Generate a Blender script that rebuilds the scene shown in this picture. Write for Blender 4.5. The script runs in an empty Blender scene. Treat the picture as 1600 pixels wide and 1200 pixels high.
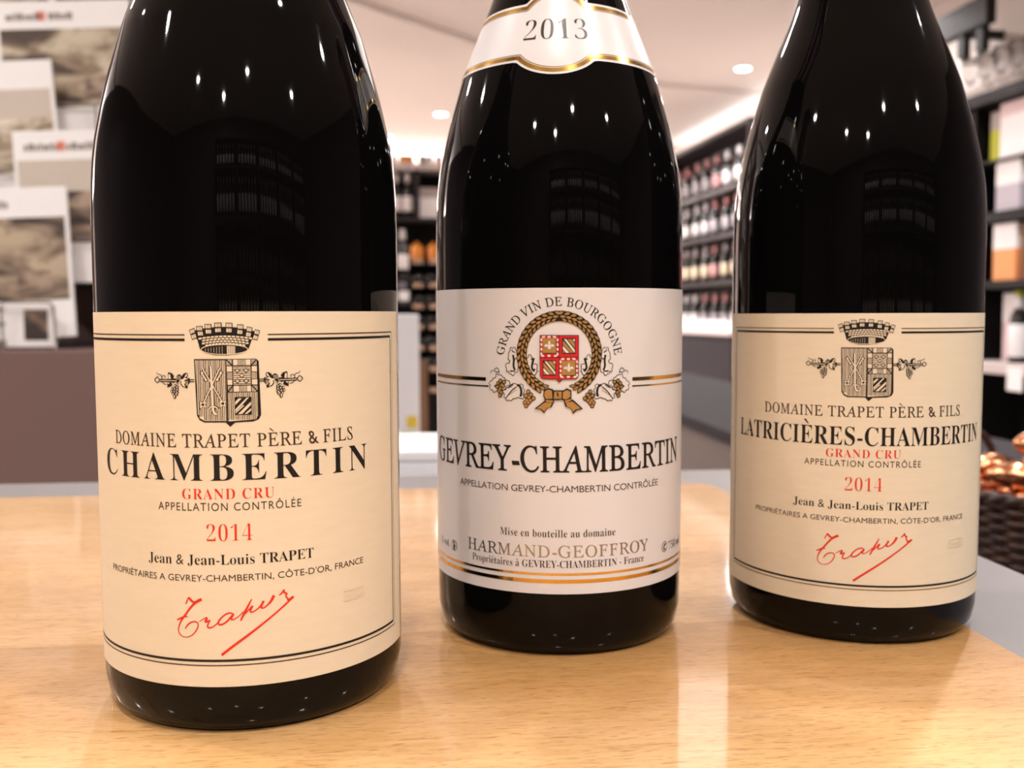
import bpy, bmesh, math, random
from mathutils import Vector, Matrix
from mathutils.geometry import tessellate_polygon

# ------------------------------------------------------------------ camera, world, exposure
C = bpy.context.scene.collection
SC = bpy.context.scene
rnd = random.Random(7)
TOP = 0.92                      # height of the wooden board
EYE = TOP + 0.10468             # height of the lens
cam_d = bpy.data.cameras.new('camera')
cam = bpy.data.objects.new('camera', cam_d)
C.objects.link(cam)
cam_d.sensor_width = 36.0
cam_d.lens = 1532.5 / 1600 * 36
cam_d.clip_start = 0.01
cam_d.clip_end = 60
cam_d.dof.use_dof = True
cam_d.dof.focus_distance = 0.262
cam_d.dof.aperture_fstop = 17.0
cam.matrix_world = (Matrix.Translation((0, 0, EYE)) @ Matrix.Rotation(math.pi / 2 - 0.0712, 4, 'X')
                    @ Matrix.Rotation(-0.00309, 4, 'Z'))
SC.camera = cam
W = bpy.data.worlds.new('world')
SC.world = W
W.use_nodes = True
W.node_tree.nodes['Background'].inputs[0].default_value = (1.0, 0.86, 0.74, 1)
W.node_tree.nodes['Background'].inputs[1].default_value = 0.05
vs = SC.view_settings
vs.view_transform = 'Standard'
vs.look = 'None'
vs.exposure = 0.0
vs.gamma = 1.0
vs.use_curve_mapping = False
LIGHT = (0.965, 0.94, 0.945)
LAMP_W = 70.0
FAR_W = 170.0

# ------------------------------------------------------------------ room frame (the room is turned 8.9 degrees)
TH = 0.1557
CS, SN = math.cos(TH), math.sin(TH)


def rm(u, v, z=0.0):
    return Vector((CS * u - SN * v, SN * u + CS * v, z))


CEIL = 2.72


# ------------------------------------------------------------------ materials
def mat(name, col, rough=0.5, metal=0.0, spec=0.5, var=0.06, scale=30.0, bump=0.0, emit=None, estr=0.0, coat=0.0):
    m = bpy.data.materials.new(name)
    m.use_nodes = True
    nt = m.node_tree
    b = nt.nodes['Principled BSDF']
    b.inputs['Roughness'].default_value = rough
    b.inputs['Metallic'].default_value = metal
    b.inputs['Specular IOR Level'].default_value = spec
    if coat:
        b.inputs['Coat Weight'].default_value = coat
        b.inputs['Coat Roughness'].default_value = 0.06
    tc = nt.nodes.new('ShaderNodeTexCoord')
    nz = nt.nodes.new('ShaderNodeTexNoise')
    nz.inputs['Scale'].default_value = scale
    nz.inputs['Detail'].default_value = 4
    nt.links.new(tc.outputs['Object'], nz.inputs['Vector'])
    mx = nt.nodes.new('ShaderNodeMix')
    mx.data_type = 'RGBA'
    mx.inputs['A'].default_value = (*[c * (1 - var) for c in col], 1)
    mx.inputs['B'].default_value = (*[min(1, c * (1 + var)) for c in col], 1)
    nt.links.new(nz.outputs['Fac'], mx.inputs['Factor'])
    nt.links.new(mx.outputs['Result'], b.inputs['Base Color'])
    if bump:
        bp = nt.nodes.new('ShaderNodeBump')
        bp.inputs['Strength'].default_value = bump
        bp.inputs['Distance'].default_value = 0.001
        nt.links.new(nz.outputs['Fac'], bp.inputs['Height'])
        nt.links.new(bp.outputs['Normal'], b.inputs['Normal'])
    if emit:
        b.inputs['Emission Color'].default_value = (*emit, 1)
        b.inputs['Emission Strength'].default_value = estr
    return m


def ramp_mat(name, stops, scale=6.0, rough=0.6, stretch=(1, 1, 1), detail=5, dist=0.6, bump=0.0, spec=0.5):
    m = bpy.data.materials.new(name)
    m.use_nodes = True
    nt = m.node_tree
    b = nt.nodes['Principled BSDF']
    b.inputs['Roughness'].default_value = rough
    b.inputs['Specular IOR Level'].default_value = spec
    tc = nt.nodes.new('ShaderNodeTexCoord')
    mp = nt.nodes.new('ShaderNodeMapping')
    mp.inputs['Scale'].default_value = stretch
    nz = nt.nodes.new('ShaderNodeTexNoise')
    nz.inputs['Scale'].default_value = scale
    nz.inputs['Detail'].default_value = detail
    nz.inputs['Distortion'].default_value = dist
    cr = nt.nodes.new('ShaderNodeValToRGB')
    els = cr.color_ramp.elements
    while len(els) < len(stops):
        els.new(0.5)
    for e, (p, c) in zip(els, stops):
        e.position = p
        e.color = (*c, 1)
    nt.links.new(tc.outputs['Object'], mp.inputs['Vector'])
    nt.links.new(mp.outputs['Vector'], nz.inputs['Vector'])
    nt.links.new(nz.outputs['Fac'], cr.inputs['Fac'])
    nt.links.new(cr.outputs['Color'], b.inputs['Base Color'])
    if bump:
        bp = nt.nodes.new('ShaderNodeBump')
        bp.inputs['Strength'].default_value = bump
        bp.inputs['Distance'].default_value = 0.0006
        nt.links.new(nz.outputs['Fac'], bp.inputs['Height'])
        nt.links.new(bp.outputs['Normal'], b.inputs['Normal'])
    return m


def wood_board_mat():
    """varnished light oak: long planks along local X, each with its own tone, fine grain and pores"""
    m = bpy.data.materials.new('oak_planks')
    m.use_nodes = True
    nt = m.node_tree
    N, L = nt.nodes.new, nt.links.new
    b = nt.nodes['Principled BSDF']
    tc = N('ShaderNodeTexCoord')
    sep = N('ShaderNodeSeparateXYZ')
    L(tc.outputs['Object'], sep.inputs[0])
    # plank tone across local Y: hard steps at the seams
    mr = N('ShaderNodeMapRange')
    mr.inputs['From Min'].default_value = -0.60
    mr.inputs['From Max'].default_value = 0.0
    L(sep.outputs['Y'], mr.inputs['Value'])
    tone = N('ShaderNodeValToRGB')
    els = tone.color_ramp.elements
    stops = [(0.0, (1.0, .98, .95)), (0.36, (.97, .94, .90)), (0.45, (.66, .56, .46)), (0.551, (.52, .42, .32)), (0.555, (.70, .62, .56)), (1.0, (.64, .58, .54))]
    while len(els) < len(stops):
        els.new(0.5)
    for e, (p, v) in zip(els, stops):
        e.position = p
        e.color = (*v, 1)
    L(mr.outputs['Result'], tone.inputs['Fac'])

    def noise(sx, sy, scale, detail, dist):
        mp = N('ShaderNodeMapping')
        mp.inputs['Scale'].default_value = (sx, sy, 1)
        mp.inputs['Rotation'].default_value = (0, 0, 0.06)
        L(tc.outputs['Object'], mp.inputs['Vector'])
        nz = N('ShaderNodeTexNoise')
        nz.inputs['Scale'].default_value = scale
        nz.inputs['Detail'].default_value = detail
        nz.inputs['Distortion'].default_value = dist
        L(mp.outputs['Vector'], nz.inputs['Vector'])
        return nz
    cloud = noise(1.2, 5, 6.0, 4, 1.2)      # broad figure
    grain = noise(6, 60, 9.0, 5, 0.4)       # streaks
    pores = noise(40, 420, 6.0, 2, 0.0)     # short dark pores
    cr = N('ShaderNodeValToRGB')
    cr.color_ramp.elements[0].position = 0.28
    cr.color_ramp.elements[0].color = (0.71, 0.40, 0.135, 1)
    cr.color_ramp.elements[1].position = 0.72
    cr.color_ramp.elements[1].color = (0.98, 0.66, 0.34, 1)
    mixf = N('ShaderNodeMath')
    mixf.operation = 'MULTIPLY_ADD'
    mixf.inputs[1].default_value = 0.45
    L(grain.outputs['Fac'], mixf.inputs[0])
    half = N('ShaderNodeMath')
    half.operation = 'MULTIPLY'
    half.inputs[1].default_value = 0.55
    L(cloud.outputs['Fac'], half.inputs[0])
    L(half.outputs[0], mixf.inputs[2])
    L(mixf.outputs[0], cr.inputs['Fac'])
    pr = N('ShaderNodeValToRGB')
    pr.color_ramp.elements[0].position = 0.30
    pr.color_ramp.elements[0].color = (0.60, 0.52, 0.43, 1)
    pr.color_ramp.elements[1].position = 0.44
    pr.color_ramp.elements[1].color = (1, 1, 1, 1)
    L(pores.outputs['Fac'], pr.inputs['Fac'])
    m1 = N('ShaderNodeMix')
    m1.data_type = 'RGBA'
    m1.blend_type = 'MULTIPLY'
    m1.inputs['Factor'].default_value = 1
    L(cr.outputs['Color'], m1.inputs['A'])
    L(pr.outputs['Color'], m1.inputs['B'])
    m2 = N('ShaderNodeMix')
    m2.data_type = 'RGBA'
    m2.blend_type = 'MULTIPLY'
    m2.inputs['Factor'].default_value = 1
    L(m1.outputs['Result'], m2.inputs['A'])
    L(tone.outputs['Color'], m2.inputs['B'])
    L(m2.outputs['Result'], b.inputs['Base Color'])
    b.inputs['Roughness'].default_value = 0.42
    b.inputs['Specular IOR Level'].default_value = 0.3
    b.inputs['Coat Weight'].default_value = 0.65
    b.inputs['Coat IOR'].default_value = 1.5
    b.inputs['Coat Roughness'].default_value = 0.075
    bp = N('ShaderNodeBump')
    bp.inputs['Strength'].default_value = 0.25
    bp.inputs['Distance'].default_value = 0.0003
    L(pores.outputs['Fac'], bp.inputs['Height'])
    L(bp.outputs['Normal'], b.inputs['Normal'])
    return m


M = {}
M['oak'] = wood_board_mat()
M['table_grey'] = mat('grey_painted_steel', (0.20, 0.18, 0.178), 0.40, spec=0.4, scale=60)
M['glass'] = mat('dark_bottle_glass', (0.0022, 0.0019, 0.0019), 0.035, spec=0.17, var=0.2, scale=8)
M['capsule'] = mat('burgundy_foil', (0.05, 0.006, 0.01), 0.3, 0.6)
M['cream_paper'] = ramp_mat('laid_cream_paper', [(0.3, (0.765, 0.64, 0.47)), (0.7, (0.79, 0.665, 0.49))], 120, 0.55, (1, 1, 5), 4, 0, 0.04, 0.3)
M['white_paper'] = mat('coated_white_paper', (0.76, 0.70, 0.67), 0.32, spec=0.5, var=0.01, scale=40)
M['ink_black'] = mat('black_ink', (0.012, 0.009, 0.008), 0.45, spec=0.3)
M['ink_brown'] = mat('dark_brown_ink', (0.06, 0.03, 0.015), 0.45, spec=0.3)
M['ink_red'] = mat('red_ink', (0.72, 0.030, 0.008), 0.5, spec=0.3)
M['ink_tan'] = mat('brass_line_ink', (0.20, 0.12, 0.05), 0.4, 0.2, spec=0.4)
M['crest_red'] = mat('crest_red_ink', (0.60, 0.008, 0.012), 0.45)
M['crest_white'] = mat('crest_white_paper', (0.76, 0.69, 0.64), 0.4)
M['crest_cream'] = mat('crest_cream_paper', (0.78, 0.64, 0.46), 0.5)
M['gold'] = mat('gold_foil', (0.78, 0.46, 0.10), 0.16, 1.0, var=0.05)
M['bronze'] = mat('bronze_foil', (0.60, 0.34, 0.11), 0.34, 0.6, var=0.25, scale=400)
M['silver'] = mat('silver_foil', (0.42, 0.36, 0.31), 0.3, 0.9, var=0.05)
M['year'] = mat('dark_foil', (0.05, 0.038, 0.03), 0.3, 0.6, var=0.05)
M['ceiling'] = mat('painted_ceiling', (0.80, 0.73, 0.69), 0.85, spec=0.2, var=0.015, scale=2)
M['wall'] = mat('painted_wall', (0.72, 0.64, 0.60), 0.85, spec=0.2, var=0.02, scale=2)
M['wall_dark'] = mat('dark_painted_wall', (0.10, 0.085, 0.085), 0.7, spec=0.3, var=0.05, scale=2)
M['floor'] = ramp_mat('stone_floor_tiles', [(0.3, (0.42, 0.35, 0.30)), (0.7, (0.50, 0.42, 0.37))], 3, 0.4)
M['panel'] = mat('mauve_grey_panel', (0.20, 0.118, 0.10), 0.55, spec=0.35, var=0.04, scale=5)
M['black'] = mat('black_shelf_board', (0.006, 0.005, 0.0055), 0.5, spec=0.25, var=0.1)
M['shelf'] = mat('anthracite_shelf', (0.028, 0.024, 0.025), 0.5, spec=0.3, var=0.1)
M['shelf_pale'] = mat('pale_shelf_board', (0.62, 0.54, 0.52), 0.45, var=0.04)
M['counter'] = mat('anthracite_counter', (0.040, 0.035, 0.039), 0.75, spec=0.1, var=0.05)
M['taupe'] = mat('taupe_front_panel', (0.13, 0.10, 0.085), 0.6, var=0.06, scale=8)
M['wire'] = mat('grey_wire', (0.25, 0.22, 0.19), 0.35, 0.7)
M['mag_paper'] = mat('magazine_paper', (0.95, 0.90, 0.87), 0.5, var=0.02, scale=15)
M['mag_text'] = mat('magazine_print', (0.30, 0.25, 0.21), 0.6)
M['mag_red'] = mat('magazine_red_print', (0.75, 0.22, 0.15), 0.6)
M['white_card'] = mat('white_carton', (0.92, 0.89, 0.90), 0.5, var=0.02)
M['pink_card'] = mat('pale_pink_carton', (0.80, 0.62, 0.64), 0.5, var=0.02)
M['lav_card'] = mat('lavender_grey_carton', (0.50, 0.46, 0.52), 0.5, var=0.02)
M['lime_card'] = mat('lime_carton', (0.52, 0.55, 0.02), 0.5, var=0.03)
M['grey_card'] = mat('grey_carton', (0.42, 0.36, 0.34), 0.5, var=0.03)
M['brown_card'] = mat('brown_grey_carton', (0.26, 0.18, 0.155), 0.55, var=0.03)
M['orange_card'] = mat('orange_carton', (0.85, 0.36, 0.13), 0.5, var=0.03)
M['magenta_card'] = mat('magenta_carton', (0.75, 0.012, 0.22), 0.5, var=0.03)
M['tan_strip'] = mat('tan_strip', (0.50, 0.32, 0.22), 0.5)
M['green_print'] = mat('green_print', (0.30, 0.50, 0.03), 0.5)
M['yellow_print'] = mat('yellow_print', (0.85, 0.62, 0.05), 0.5)
M['plank'] = ramp_mat('brown_board', [(0.3, (0.16, 0.07, 0.03)), (0.7, (0.26, 0.13, 0.06))], 8, 0.5, (6, 6, 0.6))
M['wicker'] = ramp_mat('dark_wicker', [(0.3, (0.018, 0.007, 0.004)), (0.7, (0.07, 0.026, 0.012))], 60, 0.4)
M['copper'] = mat('copper_foil', (0.80, 0.36, 0.18), 0.18, 1.0, var=0.1, scale=80)
M['bench'] = mat('taupe_bench_top', (0.155, 0.115, 0.10), 0.5, var=0.06, scale=12)
M['amber'] = mat('amber_bottle', (0.75, 0.25, 0.02), 0.1, coat=0.5, var=0.1)
M['lamp'] = mat('lit_lamp_lens', (1, 0.9, 0.8), 0.5, emit=(1.0, 0.87, 0.72), estr=60)
M['lamp_rim'] = mat('white_lamp_rim', (0.8, 0.75, 0.7), 0.4)
def clear_glass():
    m = bpy.data.materials.new('clear_glass')
    m.use_nodes = True
    b = m.node_tree.nodes['Principled BSDF']
    b.inputs['Base Color'].default_value = (0.95, 0.95, 0.95, 1)
    b.inputs['Transmission Weight'].default_value = 1.0
    b.inputs['Roughness'].default_value = 0.02
    b.inputs['IOR'].default_value = 1.2
    return m
M['clear'] = clear_glass()


# ------------------------------------------------------------------ object helpers
def props(o, label=None, cat=None, group=None, kind=None):
    if label: o['label'] = label
    if cat: o['category'] = cat
    if group: o['group'] = group
    if kind: o['kind'] = kind
    return o


def obj(name, bm, mats, parent=None, smooth=True, loc=None, rotz=None):
    me = bpy.data.meshes.new(name)
    bm.normal_update()
    bm.to_mesh(me)
    bm.free()
    for m in (mats if isinstance(mats, (list, tuple)) else [mats]):
        me.materials.append(m)
    if smooth:
        for p in me.polygons:
            p.use_smooth = True
    o = bpy.data.objects.new(name, me)
    C.objects.link(o)
    if parent: o.parent = parent
    if loc is not None: o.location = loc
    if rotz is not None: o.rotation_euler = (0, 0, rotz)
    return o


def empty(name, loc, rotz=0.0, label=None, cat=None, group=None):
    e = bpy.data.objects.new(name, None)
    e.empty_display_size = 0.05
    C.objects.link(e)
    e.location = loc
    e.rotation_euler = (0, 0, rotz)
    return props(e, label, cat, group)


def box_into(bm, x0, x1, y0, y1, z0, z1, mi=0, bevel=0.0):
    vs_ = [bm.verts.new((x, y, z)) for x in (x0, x1) for y in (y0, y1) for z in (z0, z1)]
    idx = [(0, 1, 3, 2), (4, 6, 7, 5), (0, 4, 5, 1), (2, 3, 7, 6), (0, 2, 6, 4), (1, 5, 7, 3)]
    fs = []
    for f in idx:
        fc = bm.faces.new([vs_[i] for i in f])
        fc.material_index = mi
        fs.append(fc)
    if bevel:
        es = list({e for f in fs for e in f.edges})
        r = bmesh.ops.bevel(bm, geom=es, offset=bevel, segments=2, profile=0.6, affect='EDGES')
        for f in r['faces']:
            f.material_index = mi
    return bm


def box(x0, x1, y0, y1, z0, z1, bevel=0.0):
    return box_into(bmesh.new(), x0, x1, y0, y1, z0, z1, 0, bevel)


def lathe_into(bm, prof, n=48, mi=0, cx=0, cy=0):
    """prof: list of (r, h) or (r, h, material index of the face band that starts here)"""
    rings = []
    for p in prof:
        r, h = p[0], p[1]
        if r <= 1e-7:
            rings.append([bm.verts.new((cx, cy, h))])
        else:
            rings.append([bm.verts.new((cx + r * math.sin(2 * math.pi * k / n), cy - r * math.cos(2 * math.pi * k / n), h)) for k in range(n)])
    for i in range(len(prof) - 1):
        a, b = rings[i], rings[i + 1]
        mm = prof[i][2] if len(prof[i]) > 2 else mi
        for k in range(n):
            k2 = (k + 1) % n
            if len(a) == 1 and len(b) == 1: continue
            if len(a) == 1: f = bm.faces.new((a[0], b[k2], b[k]))
            elif len(b) == 1: f = bm.faces.new((a[k], a[k2], b[0]))
            else: f = bm.faces.new((a[k], a[k2], b[k2], b[k]))
            f.material_index = mm
    return bm


def lathe(prof, n=48):
    return lathe_into(bmesh.new(), prof, n)


def tube_into(bm, pts, r, n=8, closed=False, mi=0):
    pts = [Vector(p) for p in pts]
    rings = []
    m = len(pts)
    ref = Vector((0, 0, 1))
    for i, p in enumerate(pts):
        if closed: d = pts[(i + 1) % m] - pts[i - 1]
        else: d = pts[min(i + 1, m - 1)] - pts[max(i - 1, 0)]
        d.normalize()
        a = d.cross(ref)
        if a.length < 1e-3: a = d.cross(Vector((1, 0, 0)))
        a.normalize()
        b = d.cross(a)
        rr = r[i] if isinstance(r, (list, tuple)) else r
        rings.append([bm.verts.new(p + rr * (math.cos(t) * a + math.sin(t) * b)) for t in [2 * math.pi * k / n for k in range(n)]])
    for i in range(m if closed else m - 1):
        A, B = rings[i], rings[(i + 1) % m]
        for k in range(n):
            f = bm.faces.new((A[k], A[(k + 1) % n], B[(k + 1) % n], B[k]))
            f.material_index = mi
    if not closed:
        bm.faces.new(rings[0]).material_index = mi
        bm.faces.new(list(reversed(rings[-1]))).material_index = mi
    return bm


def copy_tree(o, parent=None):
    c = o.copy()
    C.objects.link(c)
    c.parent = parent
    for ch in list(o.children):
        copy_tree(ch, c)
    return c


# ------------------------------------------------------------------ flat artwork that is wrapped on a bottle
def bold(s):
    o = ''
    for c in s:
        if 'A' <= c <= 'Z': o += chr(0x1D400 + ord(c) - 65)
        elif 'a' <= c <= 'z': o += chr(0x1D41A + ord(c) - 97)
        elif '0' <= c <= '9': o += chr(0x1D7CE + ord(c) - 48)
        else: o += c
    return o


def ital(s):
    o = ''
    for c in s:
        if 'A' <= c <= 'Z': o += chr(0x1D434 + ord(c) - 65)
        else: o += c
    return o


BASE = {'È': ('E', 'g'), 'É': ('E', 'a'), 'é': ('e', 'a'), 'à': ('a', 'g'), 'Ô': ('O', 'c')}


def glyphs(body, space=1.0, offset=0.0, res=4):
    cu = bpy.data.curves.new('t', 'FONT')
    cu.body = body
    cu.size = 1
    cu.space_character = space
    cu.offset = offset
    cu.resolution_u = res
    o = bpy.data.objects.new('t', cu)
    C.objects.link(o)
    bpy.context.view_layer.update()
    me = bpy.data.meshes.new_from_object(o.evaluated_get(bpy.context.evaluated_depsgraph_get()))
    vs_ = [(v.co.x, v.co.y) for v in me.vertices]
    fs = [tuple(p.vertices) for p in me.polygons]
    bpy.data.objects.remove(o)
    bpy.data.curves.remove(cu)
    bpy.data.meshes.remove(me)
    return vs_, fs


def text_flat(s, style='bold', space=1.0, offset=0.0):
    """triangles of a line of text, baseline at y = 0; returns verts, faces"""
    if style == 'sans':
        return glyphs(s, space, offset)
    plain = ''.join(BASE[c][0] if c in BASE else c for c in s)
    conv = bold if style == 'bold' else ital
    v, f = glyphs(conv(plain), space, offset)
    for i, c in enumerate(s):
        if c in BASE:
            v1, _ = glyphs(conv(plain[:i + 1]), space, offset)
            v0, _ = glyphs(conv(plain[i]), space, offset)
            x1 = max(p[0] for p in v1)
            wd = max(p[0] for p in v0) - min(p[0] for p in v0)
            top = max(p[1] for p in v0)
            cx = x1 - wd * 0.5 + (0.10 if style == 'ital' else 0)
            y0 = top + 0.06
            if BASE[c][1] == 'g': pts = [(cx + .05, y0), (cx + .11, y0), (cx - .04, y0 + .17), (cx - .15, y0 + .17)]
            elif BASE[c][1] == 'a': pts = [(cx - .11, y0), (cx - .05, y0), (cx + .15, y0 + .17), (cx + .04, y0 + .17)]
            else: pts = [(cx - .16, y0), (cx - .09, y0), (cx, y0 + .11), (cx + .09, y0), (cx + .16, y0), (cx, y0 + .19)]
            n0 = len(v)
            v += pts
            f += [tuple(n0 + k for k in t) for t in tessellate_polygon([[Vector((p[0], p[1], 0)) for p in pts]])]
    if style == 'ital':
        v = [(x - 0.285 * y, y) for x, y in v]
    return v, f


class Art:
    """flat artwork in label millimetres (s along the girth, h above the foot)"""
    def __init__(self):
        self.bm = bmesh.new()
        self.lay = self.bm.faces.layers.int.new('lay')

    def face(self, pts, mi=0, lay=0):
        try:
            f = self.bm.faces.new([self.bm.verts.new((p[0], p[1], 0)) for p in pts])
        except ValueError:
            return
        if f.calc_area() and sum(a[0] * b[1] - b[0] * a[1] for a, b in zip(pts, pts[1:] + pts[:1])) < 0:
            f.normal_flip()
        f.material_index = mi
        f[self.lay] = lay

    def poly(self, pts, mi=0, lay=0):
        pts = [(p[0], p[1]) for p in pts]
        if len(pts) <= 4:
            return self.face(pts, mi, lay)
        for t in tessellate_polygon([[Vector((p[0], p[1], 0)) for p in pts]]):
            self.face([pts[k] for k in t], mi, lay)

    def rect(self, x0, x1, y0, y1, mi=0, lay=0):
        self.face([(x0, y0), (x1, y0), (x1, y1), (x0, y1)], mi, lay)

    def disc(self, x, y, r, mi=0, lay=0, n=12, ry=None):
        self.poly([(x + r * math.cos(2 * math.pi * k / n), y + (ry or r) * math.sin(2 * math.pi * k / n)) for k in range(n)], mi, lay)

    def line(self, p, q, w, mi=0, lay=0):
        d = Vector((q[0] - p[0], q[1] - p[1]))
        if d.length < 1e-6: return
        n = Vector((-d.y, d.x)).normalized() * w / 2
        self.face([(p[0] - n.x, p[1] - n.y), (q[0] - n.x, q[1] - n.y), (q[0] + n.x, q[1] + n.y), (p[0] + n.x, p[1] + n.y)], mi, lay)

    def stroke(self, pts, w, mi=0, lay=0, closed=False, smooth=0):
        pts = [Vector((p[0], p[1])) for p in pts]
        ws = list(w) if isinstance(w, (list, tuple)) else [w] * len(pts)
        for _ in range(smooth):
            q, qw = [], []
            n = len(pts)
            for i in range(n if closed else n - 1):
                a, b = pts[i], pts[(i + 1) % n]
                if not closed and i == 0: q.append(a); qw.append(ws[0])
                q += [a * .75 + b * .25, a * .25 + b * .75]
                qw += [ws[i] * .75 + ws[(i + 1) % n] * .25, ws[i] * .25 + ws[(i + 1) % n] * .75]
                if not closed and i == n - 2: q.append(b); qw.append(ws[-1])
            pts, ws = q, qw
        n = len(pts)
        L, R = [], []
        for i in range(n):
            a = pts[i - 1] if (i or closed) else pts[i]
            b = pts[(i + 1) % n] if (i < n - 1 or closed) else pts[i]
            d = (b - a)
            d = d.normalized() if d.length > 1e-9 else Vector((1, 0))
            nn = Vector((-d.y, d.x)) * ws[i] / 2
            L.append(pts[i] + nn)
            R.append(pts[i] - nn)
        for i in range(n if closed else n - 1):
            j = (i + 1) % n
            self.face([tuple(R[i]), tuple(R[j]), tuple(L[j]), tuple(L[i])], mi, lay)

    def text(self, s, x0, x1, y, cap, style='bold', space=1.0, offset=0.0, mi=0, lay=0, arc=None):
        v, f = text_flat(s, style, space, offset)
        a0, a1 = min(p[0] for p in v), max(p[0] for p in v)
        caph = 0.70 if style == 'sans' else 0.676
        if style == 'sans': caph = max(p[1] for p in text_cap_ref())
        sx, sy = (x1 - x0) / (a1 - a0), cap / caph
        pts = [(x0 + (p[0] - a0) * sx, y + p[1] * sy) for p in v]
        if arc:
            cx, cy, R = arc
            xm = (x0 + x1) / 2
            pts = [(cx + (R + p[1] - y) * math.sin((p[0] - xm) / R), cy + (R + p[1] - y) * math.cos((p[0] - xm) / R)) for p in pts]
        for t in f:
            self.face([pts[k] for k in t], mi, lay)

    def wrap(self, name, R, mats, parent, off=0.00022, prof=None, step=1.6):
        bm = self.bm
        xs = [v.co.x for v in bm.verts]
        x = math.floor(min(xs) / step) * step
        while x < max(xs):
            x += step
            bmesh.ops.bisect_plane(bm, geom=bm.verts[:] + bm.edges[:] + bm.faces[:], plane_co=(x, 0, 0), plane_no=(1, 0, 0), dist=1e-6)
        if prof:
            y = min(v.co.y for v in bm.verts)
            ye = max(v.co.y for v in bm.verts)
            while y < ye:
                y += 1.0
                bmesh.ops.bisect_plane(bm, geom=bm.verts[:] + bm.edges[:] + bm.faces[:], plane_co=(0, y, 0), plane_no=(0, 1, 0), dist=1e-6)
        lays = {}
        for f in bm.faces:
            for v in f.verts:
                lays[v.index if v.index >= 0 else v] = 0
        bm.verts.index_update()
        vl = [0] * len(bm.verts)
        for f in bm.faces:
            for v in f.verts:
                vl[v.index] = max(vl[v.index], f[self.lay])
        for v in bm.verts:
            s, h = v.co.x / 1000, v.co.y / 1000
            r = (prof(h) if prof else R) + off + vl[v.index] * 0.00003
            a = s / R
            v.co = Vector((r * math.sin(a), -r * math.cos(a), h))
        return obj(name, bm, mats, parent, smooth=False)


_ref = []
def text_cap_ref():
    if not _ref: _ref.extend(glyphs('H')[0])
    return _ref


def label_sheet(name, R, s0, s1, h0, h1, m, parent, prof=None, outline=None, thick=0.00016):
    """a paper sheet bent round the bottle, with real thickness"""
    bm = bmesh.new()
    ns = max(8, int((s1 - s0) / 1.2))
    nh = 24 if prof else 2
    def P(s, h, t):
        r = (prof(h / 1000) if prof else R) + t
        a = s / 1000 / R
        return bm.verts.new((r * math.sin(a), -r * math.cos(a), h / 1000))
    outer, inner = [], []
    for i in range(ns + 1):
        s = s0 + (s1 - s0) * i / ns
        lo, hi = outline(s) if outline else (h0, h1)
        outer.append([P(s, lo + (hi - lo) * j / nh, thick) for j in range(nh + 1)])
        inner.append([P(s, lo + (hi - lo) * j / nh, 0.00002) for j in range(nh + 1)])
    for i in range(ns):
        for j in range(nh):
            bm.faces.new((outer[i][j], outer[i + 1][j], outer[i + 1][j + 1], outer[i][j + 1]))
            bm.faces.new((inner[i][j], inner[i][j + 1], inner[i + 1][j + 1], inner[i + 1][j]))
        bm.faces.new((outer[i][0], inner[i][0], inner[i + 1][0], outer[i + 1][0]))
        bm.faces.new((outer[i][nh], outer[i + 1][nh], inner[i + 1][nh], inner[i][nh]))
    for j in range(nh):
        bm.faces.new((outer[0][j], outer[0][j + 1], inner[0][j + 1], inner[0][j]))
        bm.faces.new((outer[ns][j], inner[ns][j], inner[ns][j + 1], outer[ns][j + 1]))
    o = obj(name, bm, m, parent)
    o.data.set_sharp_from_angle(angle=0.6)
    return o


# ------------------------------------------------------------------ room
def struct(name, bm, m, smooth=False):
    o = obj(name, bm, m, None, smooth)
    o['kind'] = 'structure'
    o.rotation_euler = (0, 0, TH)
    return o


U0, U1, V0, V1 = -3.4, 3.2, -2.6, 10.6
struct('floor', box(U0 - .1, U1 + .1, V0 - .1, V1 + .1, -0.1, 0), M['floor'])
struct('ceiling', box(U0 - .1, U1 + .1, V0 - .1, V1 + .1, CEIL, CEIL + .1), M['ceiling'])
struct('wall_left', box(U0 - .1, U0, V0, 4.5, 0, CEIL), M['wall_dark'])
struct('wall_left', box(U0 - .1, U0, 4.5, V1, 0, CEIL), M['wall'])
struct('wall_right', box(U1, U1 + .1, V0, 3.2, 0, CEIL), M['wall_dark'])
struct('wall_right', box(U1, U1 + .1, 3.2, V1, 0, CEIL), M['wall'])
struct('wall_back', box(U0 - .1, U1 + .1, V1, V1 + .1, 0, CEIL), M['wall'])
struct('wall_front', box(U0 - .1, U1 + .1, V0 - .1, V0, 0, CEIL), M['wall_dark'])


def prism(pts, z0, z1):
    bm = bmesh.new()
    a = [bm.verts.new((p[0], p[1], z0)) for p in pts]
    b = [bm.verts.new((p[0], p[1], z1)) for p in pts]
    bm.faces.new(list(reversed(a)))
    bm.faces.new(b)
    n = len(pts)
    for i in range(n):
        bm.faces.new((a[i], a[(i + 1) % n], b[(i + 1) % n], b[i]))
    bmesh.ops.recalc_face_normals(bm, faces=bm.faces)
    return bm


# dropped part of the ceiling, its edge runs diagonally across the shop
struct('trim_1', prism([(-3.4, 2.7), (-0.03, 5.41), (0.74, 6.14), (2.26, 7.10), (3.2, 7.26), (3.2, 10.6), (-3.4, 10.6)], CEIL - 0.035, CEIL), M['ceiling'])


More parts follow.
